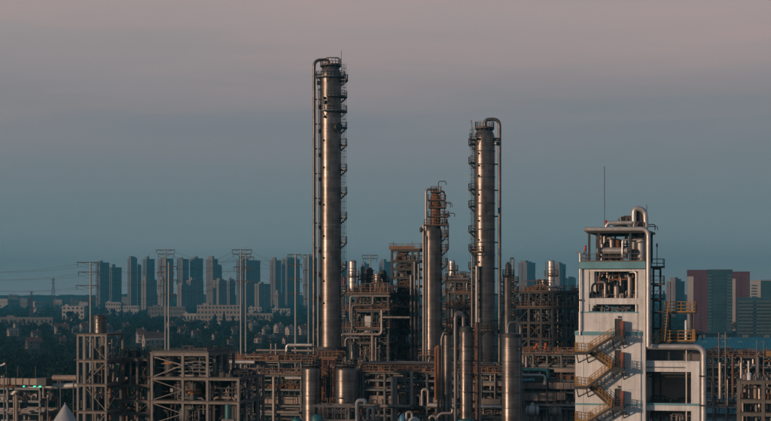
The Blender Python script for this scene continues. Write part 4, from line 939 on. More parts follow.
# side ladder tower on the shaded right flank
S2 = Site(652.5, 228, 'side_stair_tower', 'narrow dark ladder tower against the shaded right flank of the white tower', 'ladder tower')
xx = S2.x
frame(S2, [xx(653), xx(660)], [0, 1.2], [0] + [S2.z(p) for p in (345, 328, 312, 300, 285, 268)], 'dark', .16, .16, (2, 3, 4, 5, 6), (4, 5, 6), 'dark', [(0, 1, '/'), (0, 2, '/'), (0, 3, '\\'), (0, 4, '/')])
pipe(S2.o, [(xx(657), 0, S2.z(268)), (xx(657), 0, S2.z(243))], .05, 'dark', None, 5, 'mast')
MB().box(xx(656.2), xx(657.8), -.1, .1, S2.z(247), S2.z(243.5)).build('mast_lamp', 'dark', S2.o)

# zigzag stair
S3 = Site(575.3, 225, 'external_staircase', 'zigzag steel staircase with ochre railings on the white tower front', 'staircase')
X = S3.x; z = S3.z; o = S3.o
lands = [(336.2, 1), (351, 0), (367.2, 1), (385, 0), (405.6, 1), (419.6, 0), (438, 1), (456, 0)]
def landing(py, right):
    a, b = (X(612.5), X(625.4)) if right else (X(577), X(589.8)); zl = z(py)
    m = MB().box(a, b, -2.1, -.02, zl - .16, zl); m.box(a - .03, b + .03, -2.14, -2.02, zl - .42, zl + .02)
    for q in (a + .2, b - .2): m.beam((q, -2.0, zl - .2), (q, -.02, zl - 1.5), .12)
    L = m.build('landing', 'dark', o)
    rm = MB()
    if right: railing_path(rm, [(X(615.2), -2.06, zl), (b, -2.06, zl), (b, -.9, zl)], 1.1, .06, .5, rails=(1, .66, .33))
    else: railing_path(rm, [(a, -.1, zl), (a, -2.06, zl), (b, -2.06, zl)], 1.1, .06, .5, rails=(1, .66, .33))
    rm.build('railing', 'dark' if right else 'ochre', L)
for py, rt in lands: landing(py, rt)
for (pa, ra), (pb, rb) in zip(lands, lands[1:]):
    xa, xb = (X(613), X(589.8)) if ra else (X(589.8), X(613)); za, zb = z(pa), z(pb)
    ya, yb = ((-2.05, -1.1) if ra else (-1.05, -.1)); mb = MB()
    for y in (ya, yb): mb.beam((xa, y, za - .12), (xb, y, zb - .12), .08, .3)
    nst = 9
    for i in range(nst):
        t = (i + .5) / nst; x = xa + (xb - xa) * t; zz_ = za + (zb - za) * t; mb.box(x - .15, x + .15, ya, yb, zz_ - .05, zz_)
    f = mb.build('stair_flight', 'dark', o)
    for y in (ya, yb):
        railing_path(MB(), [(xa, y, za), (xb, y, zb)], 1.05, .055, .55, rails=(1, .66, .33)).build('railing', 'ochre', f)

# annex
S = Site(641.2, 224, 'white_annex_frame', 'white concrete annex frame with deep open bays right of the tower', 'building')
X = S.x; z = S.z; o = S.o; D = 9
for a, b in ((641.6, 645.4), (691, 699.4)):
    for y in (.2, D - 1): MB().box(X(a), X(b), y, y + .9, 0, z(362)).build('column', 'white', o)
for ya, yb in ((371.5, 362.2), (410.3, 405)):
    MB().box(X(645.4) + .003, X(691) - .003, .22, 1.0, z(ya), z(yb)).build('spandrel_beam', 'white', o)
MB().box(X(641.5), X(699.5), .12, .2, z(405), z(402.8)).build('trim_band', 'blue', o)
MB().box(X(641), X(699.6), .16, D, z(362) + .003, z(360.8)).build('roof_slab', 'white', o)
MB().box(X(645.4), X(691), 1.0, D, z(405), z(403.4)).build('floor_slab', 'conc2', o)
MB().box(X(645), X(699), D - .9, D - .1, z(421), z(371)).build('rear_wall', 'duct', o)
MB().box(X(645.4), X(690.9), 1.0, 1.3, z(374.4), z(371.7)).build('roller_box', 'dark', o)
pipe(o, [(X(686.2), .5, z(421)), (X(686.2), .5, z(346))], .1, 'pipel', None, 8); pipe(o, [(X(642.4), -.1, z(421)), (X(642.4), -.1, z(333))], .1, 'steelb', None, 8)
pipe(o, [(X(646), .05, z(367)), (X(684), .05, z(367))], .06, 'steel', None, 6); pipe(o, [(X(648), 1.6, z(377)), (X(690), 1.6, z(377))], .12, 'dark', None, 6)
fittings(o, X(647), X(690), 1.4, 6, z(421), 40, 'pipe', 97, 1.0); fittings(o, X(647), X(690), 1.4, 6, z(403.4), 10, 'dark', 98, .8)
pipe(o, [(X(644), -.35, z(346.5)), (X(703.8), -.35, z(346.5)), (X(703.8), -.35, 0)], .36, 'silver', 1.1, 16, 'large_duct')
for py in (375, 404): MB().box(X(699.5), X(707), -.8, .3, z(py + 1), z(py - .6)).build('pipe_clamp', 'dark', o)
MB().box(X(641.3), X(699), 3.5, D - .3, z(360.6), z(347.5)).build('roof_wall', 'conc2', o)
# ochre platform on the annex
S4 = Site(647.5, 225, 'access_platform', 'two-level steel platform with ochre railings above the annex roof', 'platform')
X = S4.x; z = S4.z; o = S4.o; rz = z(360.7)
for px in (668.3, 690.5):
    for y in (.7, 2.6): MB().box(X(px) - .13, X(px) + .13, y - .13, y + .13, rz, z(312.6)).build('post', 'dark', o)
for py, a, b in ((312.2, 666.5, 695), (341, 661, 695)):
    dk = MB().box(X(a), X(b), .4, 2.9, z(py) - .2, z(py)).build('deck', 'dark', o)
    railing_path(MB(), [(X(a), .45, z(py)), (X(b), .45, z(py)), (X(b), 2.85, z(py)), (X(a), 2.85, z(py))], 1.35, .075, 1.0, True, (1, .68, .36)).build('railing', 'ochre', dk)
f = MB()
for y in (.1, .9): f.beam((X(644.5), y, z(353)), (X(661.2), y, z(341)), .08, .28)
for i in range(8): t = (i + .5) / 8; x = X(644.5) + (X(661.2) - X(644.5)) * t; zt = z(353) + (z(341) - z(353)) * t; f.box(x - .13, x + .13, .1, .9, zt, zt + .05)
fo = f.build('stair_flight', 'dark', o); railing_path(MB(), [(X(644.5), .05, z(352.6)), (X(661.2), .05, z(340.6))], 1.5, .08, .6, rails=(1, .68, .36)).build('railing', 'ochre', fo)
lm = MB()
for dx in (0, .5): lm.beam((X(660.5) + dx, .2, z(341)), (X(664.5) + dx, .2, z(301)), .1)
for i in range(14): t = i / 14; x = X(660.5) + (X(664.5) - X(660.5)) * t; lm.beam((x, .2, z(341 - 40 * t)), (x + .5, .2, z(341 - 40 * t)), .05)
lm.build('sloped_ladder', 'ochre', o)
MB().box(X(678), X(682), .8, 1.4, z(312.2), z(301.5)).build('control_box', 'dark', o); MB().box(X(685.5), X(690), .8, 1.4, z(312.2), z(303)).build('control_box', 'conc', o)
MB().lathe([(.17, z(341)), (.17, z(321.5)), (.1, z(320))], 12, (X(685.6), .8)).build('white_standpipe', 'white', o, True)
MB().box(X(690), X(694.4), .6, 1.4, z(340.8), z(329)).build('orange_cabinet', 'ochre', o)
fittings(o, X(668), X(690), .8, 2.4, z(341), 16, 'dark', 99, 1.2)

# ---------------------------------------------------------------- far right of the plant
S = Site(698, 372, 'pipe_rack', 'tall crowded pipe rack right of the white annex', 'pipe rack')
xs, zl = rack(S, (700, 713, 726, 741, 756, 772, 784), 10, (356, 366, 376, 385, 394.5, 406, 418), pipes=tuple((k, 6, .12, .3) for k in range(7)), rails=(0,), deck=(0,), seed=5)
X = S.x
fittings(S.o, xs[0], xs[-1], -.8, 6, zl[0] + .08, 120, 'rail', 101, 1.6); fittings(S.o, xs[0], xs[-1], -.2, 6, zl[2], 60, 'pipe', 102, 1.3)
secondary(S, xs, -.3, 8, zl[6], zl[0] + 1.5, 240, 309)
random_pipes(S, xs[0], xs[-1], -.4, 9, zl[5], zl[0] + 1, 60, 103, .3, 110)
for px, yt, R, m in ((720.5, 362, .36, 'pipel'), (741.5, 362, .3, 'pipel'), (749, 360, .28, 'pipel'), (733, 353, .25, 'rusty'), (719.2, 332, .14, 'steelb'), (725.8, 332, .14, 'steelb'), (757, 339, .1, 'steelb'), (764, 341, .1, 'steelb')):
    pipe(S.o, [(X(px), -1.2, S.z(398)), (X(px), -1.2, S.z(yt))], R, m, None, 8)
for py in (338, 346): MB().beam((X(714), -1.2, S.z(py)), (X(732), -1.2, S.z(py)), .12, .12).build('crossarm', 'steelb', S.o)
MB().box(X(765), X(772), -.9, .4, S.z(355.5), S.z(350.4)).build('orange_cabinet', 'ochre', S.o)
S = Site(706, 415, 'blue_shelter', 'blue sheeted shelter with pale fascia behind the right-hand pipe rack', 'shed')
X = S.x
MB().box(X(707), X(742), 0, 14, 0, S.z(401.5)).build('wall', 'bluew', S.o)
for px in range(709, 742, 5): MB().box(X(px) - .05, X(px) + .05, -.05, -.001, 0, S.z(401.6)).build('cladding_rib', 'bluew', S.o)
MB().box(X(706), X(743), -.5, 14.5, S.z(401.5) + .003, S.z(399.2)).build('fascia', 'grey', S.o)
MB().add([(X(705.5), -.7, S.z(399.2) + .01), (X(743.5), -.7, S.z(399.2) + .01), (X(743.5), 7, S.z(393)), (X(705.5), 7, S.z(393)), (X(743.5), 15, S.z(399.2)), (X(705.5), 15, S.z(399.2))], [(0, 1, 2, 3), (3, 2, 4, 5)]).build('roof', 'bluer', S.o)
S = Site(737, 282, 'equipment_structure', 'grey concrete frame cut by the right edge of the picture', 'frame')
X = S.x; zs = [0, S.z(428), S.z(412.5), S.z(399.5), S.z(380.5)]; xs = [X(738.6), X(763.2), X(788)]
frame(S, xs, [0, 6], zs, 'conc2', .55, .45, (2, 3, 4), (), 'rail')
random_pipes(S, xs[0], xs[-1], .8, 5.4, zs[1], zs[4] - .6, 18, 104, .25, 40)
for a, b, k in ((742, 760, 2), (742, 758, 3), (767, 785, 2), (767, 785, 3)): MB().box(X(a), X(b), 4.8, 5.4, zs[k] + .1, zs[k + 1] - .6).build('infill_panel', 'conc2', S.o)
for px, w in ((746, .4), (751, .3), (755.5, .35)): MB().lathe([(w, zs[3] + .09), (w, S.z(386)), (w * .4, S.z(384.6))], 14, (X(px, 2), 2)).build('vessel', 'duct', S.o, True)
fittings(S.o, xs[0], xs[-1], .3, 4, zs[4] + .08, 40, 'pipe', 105, 1.0); fittings(S.o, xs[0], xs[-1], .3, 4, zs[3] + .08, 30, 'rusty', 106, 1.0)
MB().lathe([(.35, zs[4] + .08), (.35, S.z(375)), (.5, S.z(374.4)), (.2, S.z(372.6))], 14, (X(749), .9)).build('white_valve', 'white', S.o, True)
# long blue-roofed warehouse
d = 960.0
o = thing('warehouse', 'long low warehouse with blue sheet roof behind the right-hand rack', 'warehouse', (U(696) * d, d, 0), ROT * .3); s = d / F; L = 130 * s
MB().box(0, L, 0, 40, 0, Z(349, d)).build('wall', 'bluew', o)
MB().add([(-.6, -1, Z(349, d) + .02), (L + .6, -1, Z(349, d) + .02), (L + .6, 20, Z(338, d)), (-.6, 20, Z(338, d)), (L + .6, 41, Z(349, d)), (-.6, 41, Z(349, d))], [(0, 1, 2, 3), (3, 2, 4, 5)]).build('roof', 'bluer', o)
zr, ze = Z(338, d), Z(349, d)
for k in range(1, 40): MB().beam((L * k / 40, -1, ze + .1), (L * k / 40, 20, zr + .08), .14, .14).build('roof_seam', 'bluew', o)
for k in range(6): MB().box(L * (k + .35) / 6, L * (k + .6) / 6, 18.6, 21.4, zr - .4, zr + 1.3).build('ridge_vent', 'steelb', o)
for k in (3, 9, 14, 21, 27, 33): MB().beam((L * (k + .25) / 40, 5, ze + 1.66), (L * (k + .25) / 40, 13, ze + 4.0), 2.2, .12).build('skylight', 'grey', o)
for k in range(1, 16): MB().box(L * k / 16 - .15, L * k / 16 + .15, -.2, -.01, 0, Z(349.6, d)).build('pilaster', 'bluew', o)

# ---------------------------------------------------------------- power poles
def pole(px, pyt, d, arms, w, label, two=False):
    s = d / F; o = thing('power_pole', label, 'power pole', (U(px) * d, d, 0), 0, 'tubular power poles behind the plant'); zt = Z(pyt, d)
    MB().tube([(0, 0, 0), (0, 0, zt)], [w * .62 * s, w * .36 * s], 12).build('shaft', 'polem', o, True)
    for (py, a, b) in arms:
        za = Z(py, d)
        mb = MB(); mb.beam(((a - px) * s, 0, za), ((b - px) * s, 0, za), .34, .34)
        mb.beam((0, 0, za - 1.2), ((a - px) * s * .7, 0, za - .1), .12); mb.beam((0, 0, za - 1.2), ((b - px) * s * .7, 0, za - .1), .12)
        ar = mb.build('crossarm', 'steel', o)
        for e in (a, b):
            if abs(e - px) > 2: MB().lathe([(.05, za - 1.5), (.12, za - 1.3), (.07, za - 1.0), (.12, za - .7), (.05, za - .1)], 6, ((e - px) * s * .96, 0)).build('insulator', 'dark', ar, True)
    return o
P = [
    (90.6, 262, 640, ((262.4, 77, 99), (272, 78, 99.5), (285.5, 76, 99), (299, 82, 98)), 2.2, 'leftmost pale power pole, rising behind the tower frame'),
    (165.4, 249.3, 720, ((250, 156, 175), (254, 158, 174), (272, 157, 174), (286, 158, 173)), 1.5, 'thinner, taller pole of the pair above the long frame'),
    (168.8, 262, 640, ((266.5, 160, 177), (280, 161, 177), (294, 161, 176)), 2.2, 'stouter, shorter pole of the pair above the long frame'),
    (241.0, 249.2, 650, ((249.8, 232, 252), (254, 233, 251), (267, 234, 251), (281, 235, 249)), 1.8, 'left pole of the pair between the long frame and the tallest column'),
    (245.8, 252.5, 720, ((257, 239, 254), (269, 239, 254), (281, 239, 254)), 1.6, 'right pole of the pair between the long frame and the tallest column'),
    (295.6, 254, 600, ((254.6, 287.5, 301.5), (264.5, 288, 302), (279, 287.5, 302), (293, 288, 302)), 2.3, 'single stout power pole left of the tallest column'),
    (308.6, 254, 720, ((255, 303, 315), (270, 303, 315), (285, 303, 315), (299, 303, 315)), 1.6, 'power pole partly hidden behind the riser of the tallest column'),
    (370, 255, 760, ((255.3, 362, 378), (258.4, 363, 377)), 1.6, 'far power pole seen above the steel process structure'),
]
for p in P: pole(*p)
def wirespan(A, B, label):
    """conductors between the arms of two poles (B may be a plain point list)"""
    o = thing('power_line', label, 'power line', (0, 0, 0)); o.location = (U(A[0]) * A[2], A[2], 0); off = Vector(o.location)
    for k, (py, a0, b0) in enumerate(A[3]):
        for side, e in ((0, a0), (1, b0)):
            pa = W(e, py + 2, A[2])
            if isinstance(B, tuple) and len(B) > 4:
                arm = B[3][min(k, len(B[3]) - 1)]; pb = W(arm[1 + side], arm[0] + 2, B[2])
            else: pb = pa + Vector(B)
            pts = []
            for i in range(15):
                t = i / 14; q = pa.lerp(pb, t); q.z -= 2.5 * 4 * t * (1 - t); pts.append(q - off)
            MB().tube(pts, .035, 4).build('wire', 'wire', o, True)
wirespan(P[0], [-120, 260, 2], 'power lines running left from the leftmost pole')
wirespan(P[0], P[2], 'power lines between the leftmost pole and the stouter pole of the pair')
wirespan(P[2], P[3], 'power lines between the stouter pole and the central pole pair')
wirespan(P[1], P[4], 'upper power lines between the thinner pole and the central pole pair')
wirespan(P[3], P[5], 'power lines between the central pair and the single stout pole')

def lattice(px, pyt, pyb, d, label, m, wpx):
    s = d / F; o = thing('lattice_mast', label, 'mast', (U(px) * d, d, 0)); zt = Z(pyt, d); w = wpx * s / 2; n = 8
    for sx in (-1, 1):
        for sy in (-1, 1): MB().beam((sx * w, sy * w, 0), (sx * w * .15, sy * w * .15, zt), .5).build('leg', m, o)
    mb = MB()
    for k in range(n):
        z0, z1 = zt * k / n, zt * (k + 1) / n; w0, w1 = w * (1 - .85 * k / n), w * (1 - .85 * (k + 1) / n)
        for sy in (-1, 1): mb.beam((-w0, sy * w0, z0), (w1, sy * w1, z1), .3); mb.beam((w0, sy * w0, z0), (-w1, sy * w1, z1), .3)
    mb.build('bracing', m, o)
    for k, f in enumerate((.86, .95)): MB().beam((-w * 1.3, 0, zt * f), (w * 1.3, 0, zt * f), .5).build('crossarm', m, o)
lattice(53.3, 278, 300, 3400, 'far grey lattice pylon on the left horizon', 'steel', 5)
lattice(31.5, 291, 306, 2500, 'small reddish lattice mast among the white blocks at left', 'maroon', 4)

# ---------------------------------------------------------------- city
def tower(x0, xm, x1, pyt, d, label, wall='tower', crown=True, phi=36, floors=None, windows=True, group='hazy apartment towers on the skyline'):
    s = d / F; ph = math.radians(phi); a = (xm - x0) * s / math.sin(ph); b = (x1 - xm) * s / math.cos(ph); h = Z(pyt, d)
    o = thing('apartment_tower', label, 'building', (U(xm) * d, d, 0), ph, group)
    # local x = right (shaded) face, local y = left (lit) face, the near corner is the origin; shallow light-wells cut the faces
    g = min(1.6, b * .08); n = 3 if b > 18 else 2
    pts = [(0, 0)]
    for k in range(1, n): xx = b * k / n; pts += [(xx - g, 0), (xx - g, g), (xx + g, g), (xx + g, 0)]
    pts += [(b, 0), (b, a), (0, a)]
    m_ = a / 2; pts += [(0, m_ + g), (g, m_ + g), (g, m_ - g), (0, m_ - g)]
    q = random.Random(int(x0 * 10)); wall = q.choice((wall, wall, 'towerb', 'towerc')) if wall == 'tower' else wall
    MB().prism(pts, 0, h).build('wall', wall, o)
    if windows:
        mb = MB(); nf = max(4, int(h / 3.1)); nx = max(3, int(b / 4.2)); ny = max(2, int(a / 5))
        for f in range(1, nf):
            z0 = h * f / nf + .9; z1 = z0 + 1.5
            for i in range(nx):
                c = b * (i + .5) / nx
                if any(abs(c - b * k / n) < g + .8 for k in range(1, n)): continue
                mb.add([(c - 1.2, -.06, z0), (c + 1.2, -.06, z0), (c + 1.2, -.06, z1 + .2), (c - 1.2, -.06, z1 + .2)], [(0, 1, 2, 3)])
            for i in range(ny):
                c = a * (i + .5) / ny
                if abs(c - m_) < g + .8: continue
                mb.add([(-.06, c + 1.0, z0), (-.06, c - 1.0, z0), (-.06, c - 1.0, z1 + .2), (-.06, c + 1.0, z1 + .2)], [(0, 1, 2, 3)])
        mb.build('window', 'glass', o, kind='stuff')
    if crown:
        u0 = q.uniform(.05, .3); MB().box(b * u0, b * (u0 + q.uniform(.2, .35)), a * .25, a * .8, h, h + q.uniform(3, 7)).build('lift_house', wall, o)
        if q.random() < .7: MB().box(b * .62, b * .9, a * .3, a * .75, h, h + q.uniform(2, 4)).build('roof_block', wall, o)
        if q.random() < .4: MB().beam((b * .5, a * .5, h), (b * .5, a * .5, h + q.uniform(7, 12)), .5).build('roof_mast', 'steel', o)
        MB().prism([(-.3, -.3), (b + .3, -.3), (b + .3, a + .3), (-.3, a + .3)], h - 1.2, h - .02).build('parapet', wall, o)
    return o
D3 = 3900
T = [(94.5, 100, 108.4, 262.4, D3, 'broad dark tower just right of the leftmost power pole'),
     (108.6, 111.8, 120.7, 267.2, D3 + 60, 'shorter dark tower, second from the left on the skyline'),
     (126.5, 131, 136.6, 258, D3, 'slim tall tower, third from the left on the skyline'),
     (136.2, 137.6, 141, 265.4, D3 + 90, 'narrow lower wing tower touching the third tower'),
     (141.5, 146.6, 154, 258.9, D3 + 40, 'tall tower, between the third tower and the pole pair'),
     (156.2, 165, 172.8, 258.3, D3, 'tall tower directly behind the pair of poles above the long frame'),
     (176, 182.6, 188.4, 258.9, D3, 'tall tower first to the right of the pole pair'),
     (189, 194.2, 202.4, 258.3, D3 + 30, 'tall tower second to the right of the pole pair'),
     (205, 212.8, 217.6, 258.8, D3, 'tall tower with a lower wing, third right of the pole pair'),
     (217.3, 218.6, 221.7, 266.3, D3 + 80, 'lower wing touching the third tower right of the poles'),
     (235.4, 242.6, 259.4, 260.2, D3, 'broad tall tower behind the pole pair nearest the tallest column'),
     (269.2, 275.4, 281, 260.2, D3, 'tall slim tower left of the single stout pole'),
     (281.2, 287.2, 299.5, 258.8, D3 + 50, 'broad tall tower behind the single stout pole'),
     (303, 309, 317, 257.5, D3, 'tall tower half hidden behind the riser of the tallest column'),
     (339, 342, 347, 265.5, D3, 'blue hazy tower peeking just right of the tallest column'),
     (361, 364.5, 370, 263.5, D3 + 200, 'pale hazy tower behind the slim stack on the steel structure'),
     (379, 384, 391.6, 261.5, D3 + 100, 'blue hazy tower behind the stair tower left edge'),
     (455, 459, 470, 275, D3, 'low hazy tower between stepped and second tallest columns'),
     (518.8, 527, 536, 262.6, D3, 'pale hazy tower right of the second tallest column'),
     (554.5, 559.6, 566.4, 264.2, D3, 'pale hazy tower right of the stack near the white tower'),
     (566, 568, 576.6, 278, D3 + 60, 'low dark tower touching the left edge of the white tower'),
     (668, 675.2, 686, 281.2, 2500, 'pale stepped block left of the maroon tower')]
for t in T: tower(*t)
T2 = [(140, 146, 156, 279.6, 3300, 'lower pale block, leftmost of the front row of towers'),
      (157, 163, 170, 279, 3350, 'lower pale block behind the stouter pole of the left pair'),
      (176, 181.4, 190, 285, 3250, 'lowest pale block right of the left pole pair'),
      (185.8, 190.5, 202.6, 280.2, 3320, 'dark-fronted lower block right of the left pole pair'),
      (212, 218.8, 226.4, 280.3, 3280, 'bright-sided lower block left of the central pole pair'),
      (226.8, 229.5, 235, 280.8, 3340, 'narrow dark lower block beside the bright-sided block'),
      (244, 247.5, 254.2, 284.2, 3320, 'lower block just right of the central pole pair'),
      (254, 259, 270, 283.8, 3280, 'lower pale block midway between central poles and single pole'),
      (274.6, 278, 282, 293, 3100, 'small pinkish low block left of the single stout pole')]
for t in T2: tower(*t, wall='tower2', group='lower apartment blocks in front of the towers')

# maroon towers at right
def slab_tower(px0, px1, pyt, d, depth, parts, label, rot=0, group=None):
    s = d / F; o = thing('residential_tower', label, 'building', (U(px0) * d, d, 0), rot, group); h = Z(pyt, d); L = (px1 - px0) * s
    MB().box(0, L, 0, depth, 0, h).build('wall', parts['wall'], o)
    for (a, b, m) in parts.get('strips', ()):
        MB().box((a - px0) * s, (b - px0) * s, -.35, -.002, 0, h + .8 if m == 'glassw' else h - parts.get('cap', 5)).build('facade_strip', m, o)
    fl = 3.1; n = int(h / fl)
    for (a, b, m) in parts.get('balc', ()):
        mb = MB()
        for k in range(1, n): z0 = k * fl; mb.box((a - px0) * s, (b - px0) * s, -1.5, -.36, z0, z0 + .18); mb.box((a - px0) * s, (b - px0) * s, -1.5, -1.42, z0 + .18, z0 + 1.1)
        mb.build('balcony', m, o, kind='stuff')
    for (a, b, st) in parts.get('win', ()):
        mb = MB(); x = (a - px0) * s + st / 2
        while x < (b - px0) * s:
            for k in range(n - 1): z0 = k * fl + 1; mb.box(x - .7, x + .7, -.42, -.36, z0, z0 + 1.5)
            x += st
        mb.build('window', 'glass', o, kind='stuff')
    MB().box(-.2, L + .2, -.4, depth + .2, h + .003, h + .5).build('parapet', parts['wall'], o)
    return o
slab_tower(687, 731.5, 270.3, 1700, 22, dict(wall='maroon', cap=6, strips=((687.2, 693.4, 'cream'), (706.5, 731.3, 'glassw')), balc=((706.5, 711, 'balc'), (726.5, 731.3, 'balc'), (714, 724, 'glassw')), win=((697, 703, 6),)), 'tall maroon tower with cream edge and dark glazed centre', -.18)
slab_tower(731.8, 749.5, 272, 1790, 22, dict(wall='maroon', cap=7, strips=((732, 735.5, 'cream'),), balc=((746, 749.3, 'balc'),), win=((738, 744, 5),)), 'narrower maroon tower with pale stripe behind the taller one', -.18)
slab_tower(737, 785, 298, 1560, 20, dict(wall='glassw', balc=((738, 753, 'balc'), (756, 784, 'balc')), win=((738, 784, 3.4),)), 'dark lower balconied block in front of the maroon towers', -.18)
slab_tower(751, 783, 280.5, 1900, 22, dict(wall='cream', cap=0, strips=((760.5, 772, 'glassw'),), balc=((751.5, 756, 'glassw'),), win=((774, 782, 4),)), 'white high block at the right edge behind the dark block', -.18)

# low buildings
def lowblock(x0, x1, pyt, pyb, label, wall='cream', rows=0, cols=0, depth=14, rot=-.10, flat=True, d=None, roofm='roofg'):
    d = d or 73038 / (pyb - 290); s = d / F; h = (pyb - pyt) * s if d == 73038 / (pyb - 290) else Z(pyt, d); L = (x1 - x0) * s
    o = thing('low_building', label, 'building', (U(x0) * d, d, 0), rot)
    MB().box(0, L, 0, depth, 0, h).build('wall', wall, o)
    MB().box(-.3, L + .3, -.3, depth + .3, h + .003, h + .7).build('roof_edge', wall if wall != 'bluew' else 'grey', o)
    MB().box(L * .1, L * .25, depth * .3, depth * .7, h + .7, h + 2.8).build('roof_hut', wall, o)
    if rows:
        ww, wh = L / cols * .5, h / rows * .45; wm = MB().box(-ww / 2, ww / 2, -.08, .02, 0, wh).mesh('window', 'glass'); sm = MB().box(-ww / 2 - .15, ww / 2 + .15, -.25, -.02, -.15, 0).mesh('sill', wall)
        for i in range(rows):
            for j in range(cols):
                w = link('window', wm, o, (L * (j + .5) / cols, 0, h * (i + .35) / rows)); link('sill', sm, w)
    return o
lowblock(62, 84.5, 306.5, 323, 'white low block with one window column left of the leftmost pole', 'cream', 4, 5, 12)
lowblock(105.5, 121, 302.5, 315, 'white flat-roofed block, taller half, right of the roof tank', 'cream', 3, 6, 14)
lowblock(121, 139, 306, 315, 'white low wing with dark windows right of the taller half', 'cream', 2, 7, 14)
lowblock(148, 186, 307, 320, 'dim grey factory block behind the pole pair above the long frame', 'conc2', 3, 12, 20)
lowblock(197, 241, 305.5, 324.5, 'broad office block with four rows of square windows', 'tower2', 4, 12, 24, -.12)
lowblock(183, 197, 314, 323, 'small white shed left of the broad office block', 'cream', 1, 4, 10)
lowblock(248.5, 261.5, 307.5, 316, 'small yellowish block right of the central pole pair', 'cream', 2, 4, 10)
lowblock(246, 273, 313.8, 321, 'long low pale shed right of the broad office block', 'tower2', 1, 8, 14)
lowblock(272, 290, 309, 316, 'low white block left of the single stout pole base', 'cream', 2, 6, 12)
lowblock(0, 54, 317.8, 326, 'long low shed with pale roof edge at the left border', 'conc2', 1, 12, 16)
for k, (a, b, t, bt, lab) in enumerate(((-4, 9, 299, 308, 'leftmost hazy white block at the border'), (9, 18, 295, 308, 'tallest hazy white block left of the reddish mast'), (20, 27.5, 298.5, 309, 'hazy white block between the tallest one and the reddish mast'),
        (34.5, 45, 302, 311, 'low hazy white block right of the reddish mast'), (53.5, 63, 300, 308, 'hazy cream block under the far pylon'), (71, 79, 299, 308, 'hazy white block with hut left of the leftmost pole'),
        (79, 88, 302, 309, 'low hazy block touching the leftmost pole'), (36, 46, 309.5, 316, 'low pale shed below the reddish mast'), (112, 130, 297, 306, 'hazy low block at the feet of the dark towers'), (222, 234, 300, 308, 'hazy block between office block and towers'), (262, 272, 300.5, 309, 'hazy pale block below the midway towers'))):
    lowblock(a, b, t, bt, lab, ('cream', 'tower2', 'tower')[k % 3], (0, 3, 0, 2)[k % 4], 3 + k % 4, 10 + k % 3 * 5, (-.3, .25, -.1, .5)[k % 4])

def house(x0, xg, x1, pyt, pyb, label, white=False):
    d = 73038 / (pyb - 290); s = d / F; g = (xg - x0) * s; L = (x1 - xg) * s; ht = (pyb - pyt) * s; he = ht * .62; q = random.Random(int(x0 * 7)); rot = math.radians(q.uniform(16, 34)); wallm = q.choice(('render', 'render', 'cream', 'conc2')); roofm = q.choice(('roof', 'roof', 'roofg'))
    g = g / math.sin(rot) if g / math.sin(rot) < 12 else 12; L = L / math.cos(rot)
    o = thing('house', label, 'house', (U(xg) * d, d, 0), rot)
    # gable end on the left: local y from 0..g, long side along local x
    MB().add([(0, 0, 0), (0, g, 0), (0, g, he), (0, g / 2, ht - .2), (0, 0, he), (L, 0, 0), (L, g, 0), (L, g, he), (L, g / 2, ht - .2), (L, 0, he)],
             [(0, 4, 3, 2, 1), (5, 6, 7, 8, 9), (0, 5, 9, 4), (1, 2, 7, 6)]).build('wall', wallm, o)
    e = .5; t = .25
    rf = MB().add([(-e, -e, he - e * .5), (L + e, -e, he - e * .5), (L + e, g / 2, ht), (-e, g / 2, ht), (L + e, g + e, he - e * .5), (-e, g + e, he - e * .5),
              (-e, -e, he - e * .5 + t), (L + e, -e, he - e * .5 + t), (L + e, g / 2, ht + t), (-e, g / 2, ht + t), (L + e, g + e, he - e * .5 + t), (-e, g + e, he - e * .5 + t)],
             [(0, 3, 2, 1), (3, 5, 4, 2), (6, 7, 8, 9), (9, 8, 10, 11), (0, 1, 7, 6), (4, 5, 11, 10), (0, 6, 9, 3), (3, 9, 11, 5), (1, 2, 8, 7), (2, 4, 10, 8)]).build('roof', roofm, o)
    MB().box(L * .7, L * .7 + .8, g * .4, g * .6, ht - .6, ht + 1.1).build('chimney', 'render', rf)
    nw = max(2, int(L / 3.5))
    for fl in range(2 if he > 4.5 else 1):
        for i in range(nw):
            x = L * (i + .5) / nw; zf = 1.0 + fl * he * .48; wn_ = MB().box(x - .6, x + .6, -.06, .02, zf, zf + 1.4).build('window', 'glass', o); MB().box(x - .7, x + .7, -.2, -.01, zf - .15, zf - .002).build('sill', 'cream', wn_)
        MB().box(-.06, .02, g / 2 - .6, g / 2 + .6, 1.0 + fl * he * .48, 2.4 + fl * he * .48).build('window', 'glass', o)
    if white:
        for i in range(3):
            x = L * (.2 + .27 * i); MB().add([(x - 1.6, g * .12, he - .2), (x + 1.6, g * .12, he - .2), (x, g * .12, he + 2.0), (x, g * .5, he + 1.9)], [(0, 1, 2), (0, 2, 3), (1, 3, 2), (0, 3, 1)]).build('dormer', 'white', rf)
        MB().box(-e, L + e, -e - .12, -e - .005, he - e * .5 - .2, he - e * .5 + .35).build('fascia', 'white', rf)
    return o
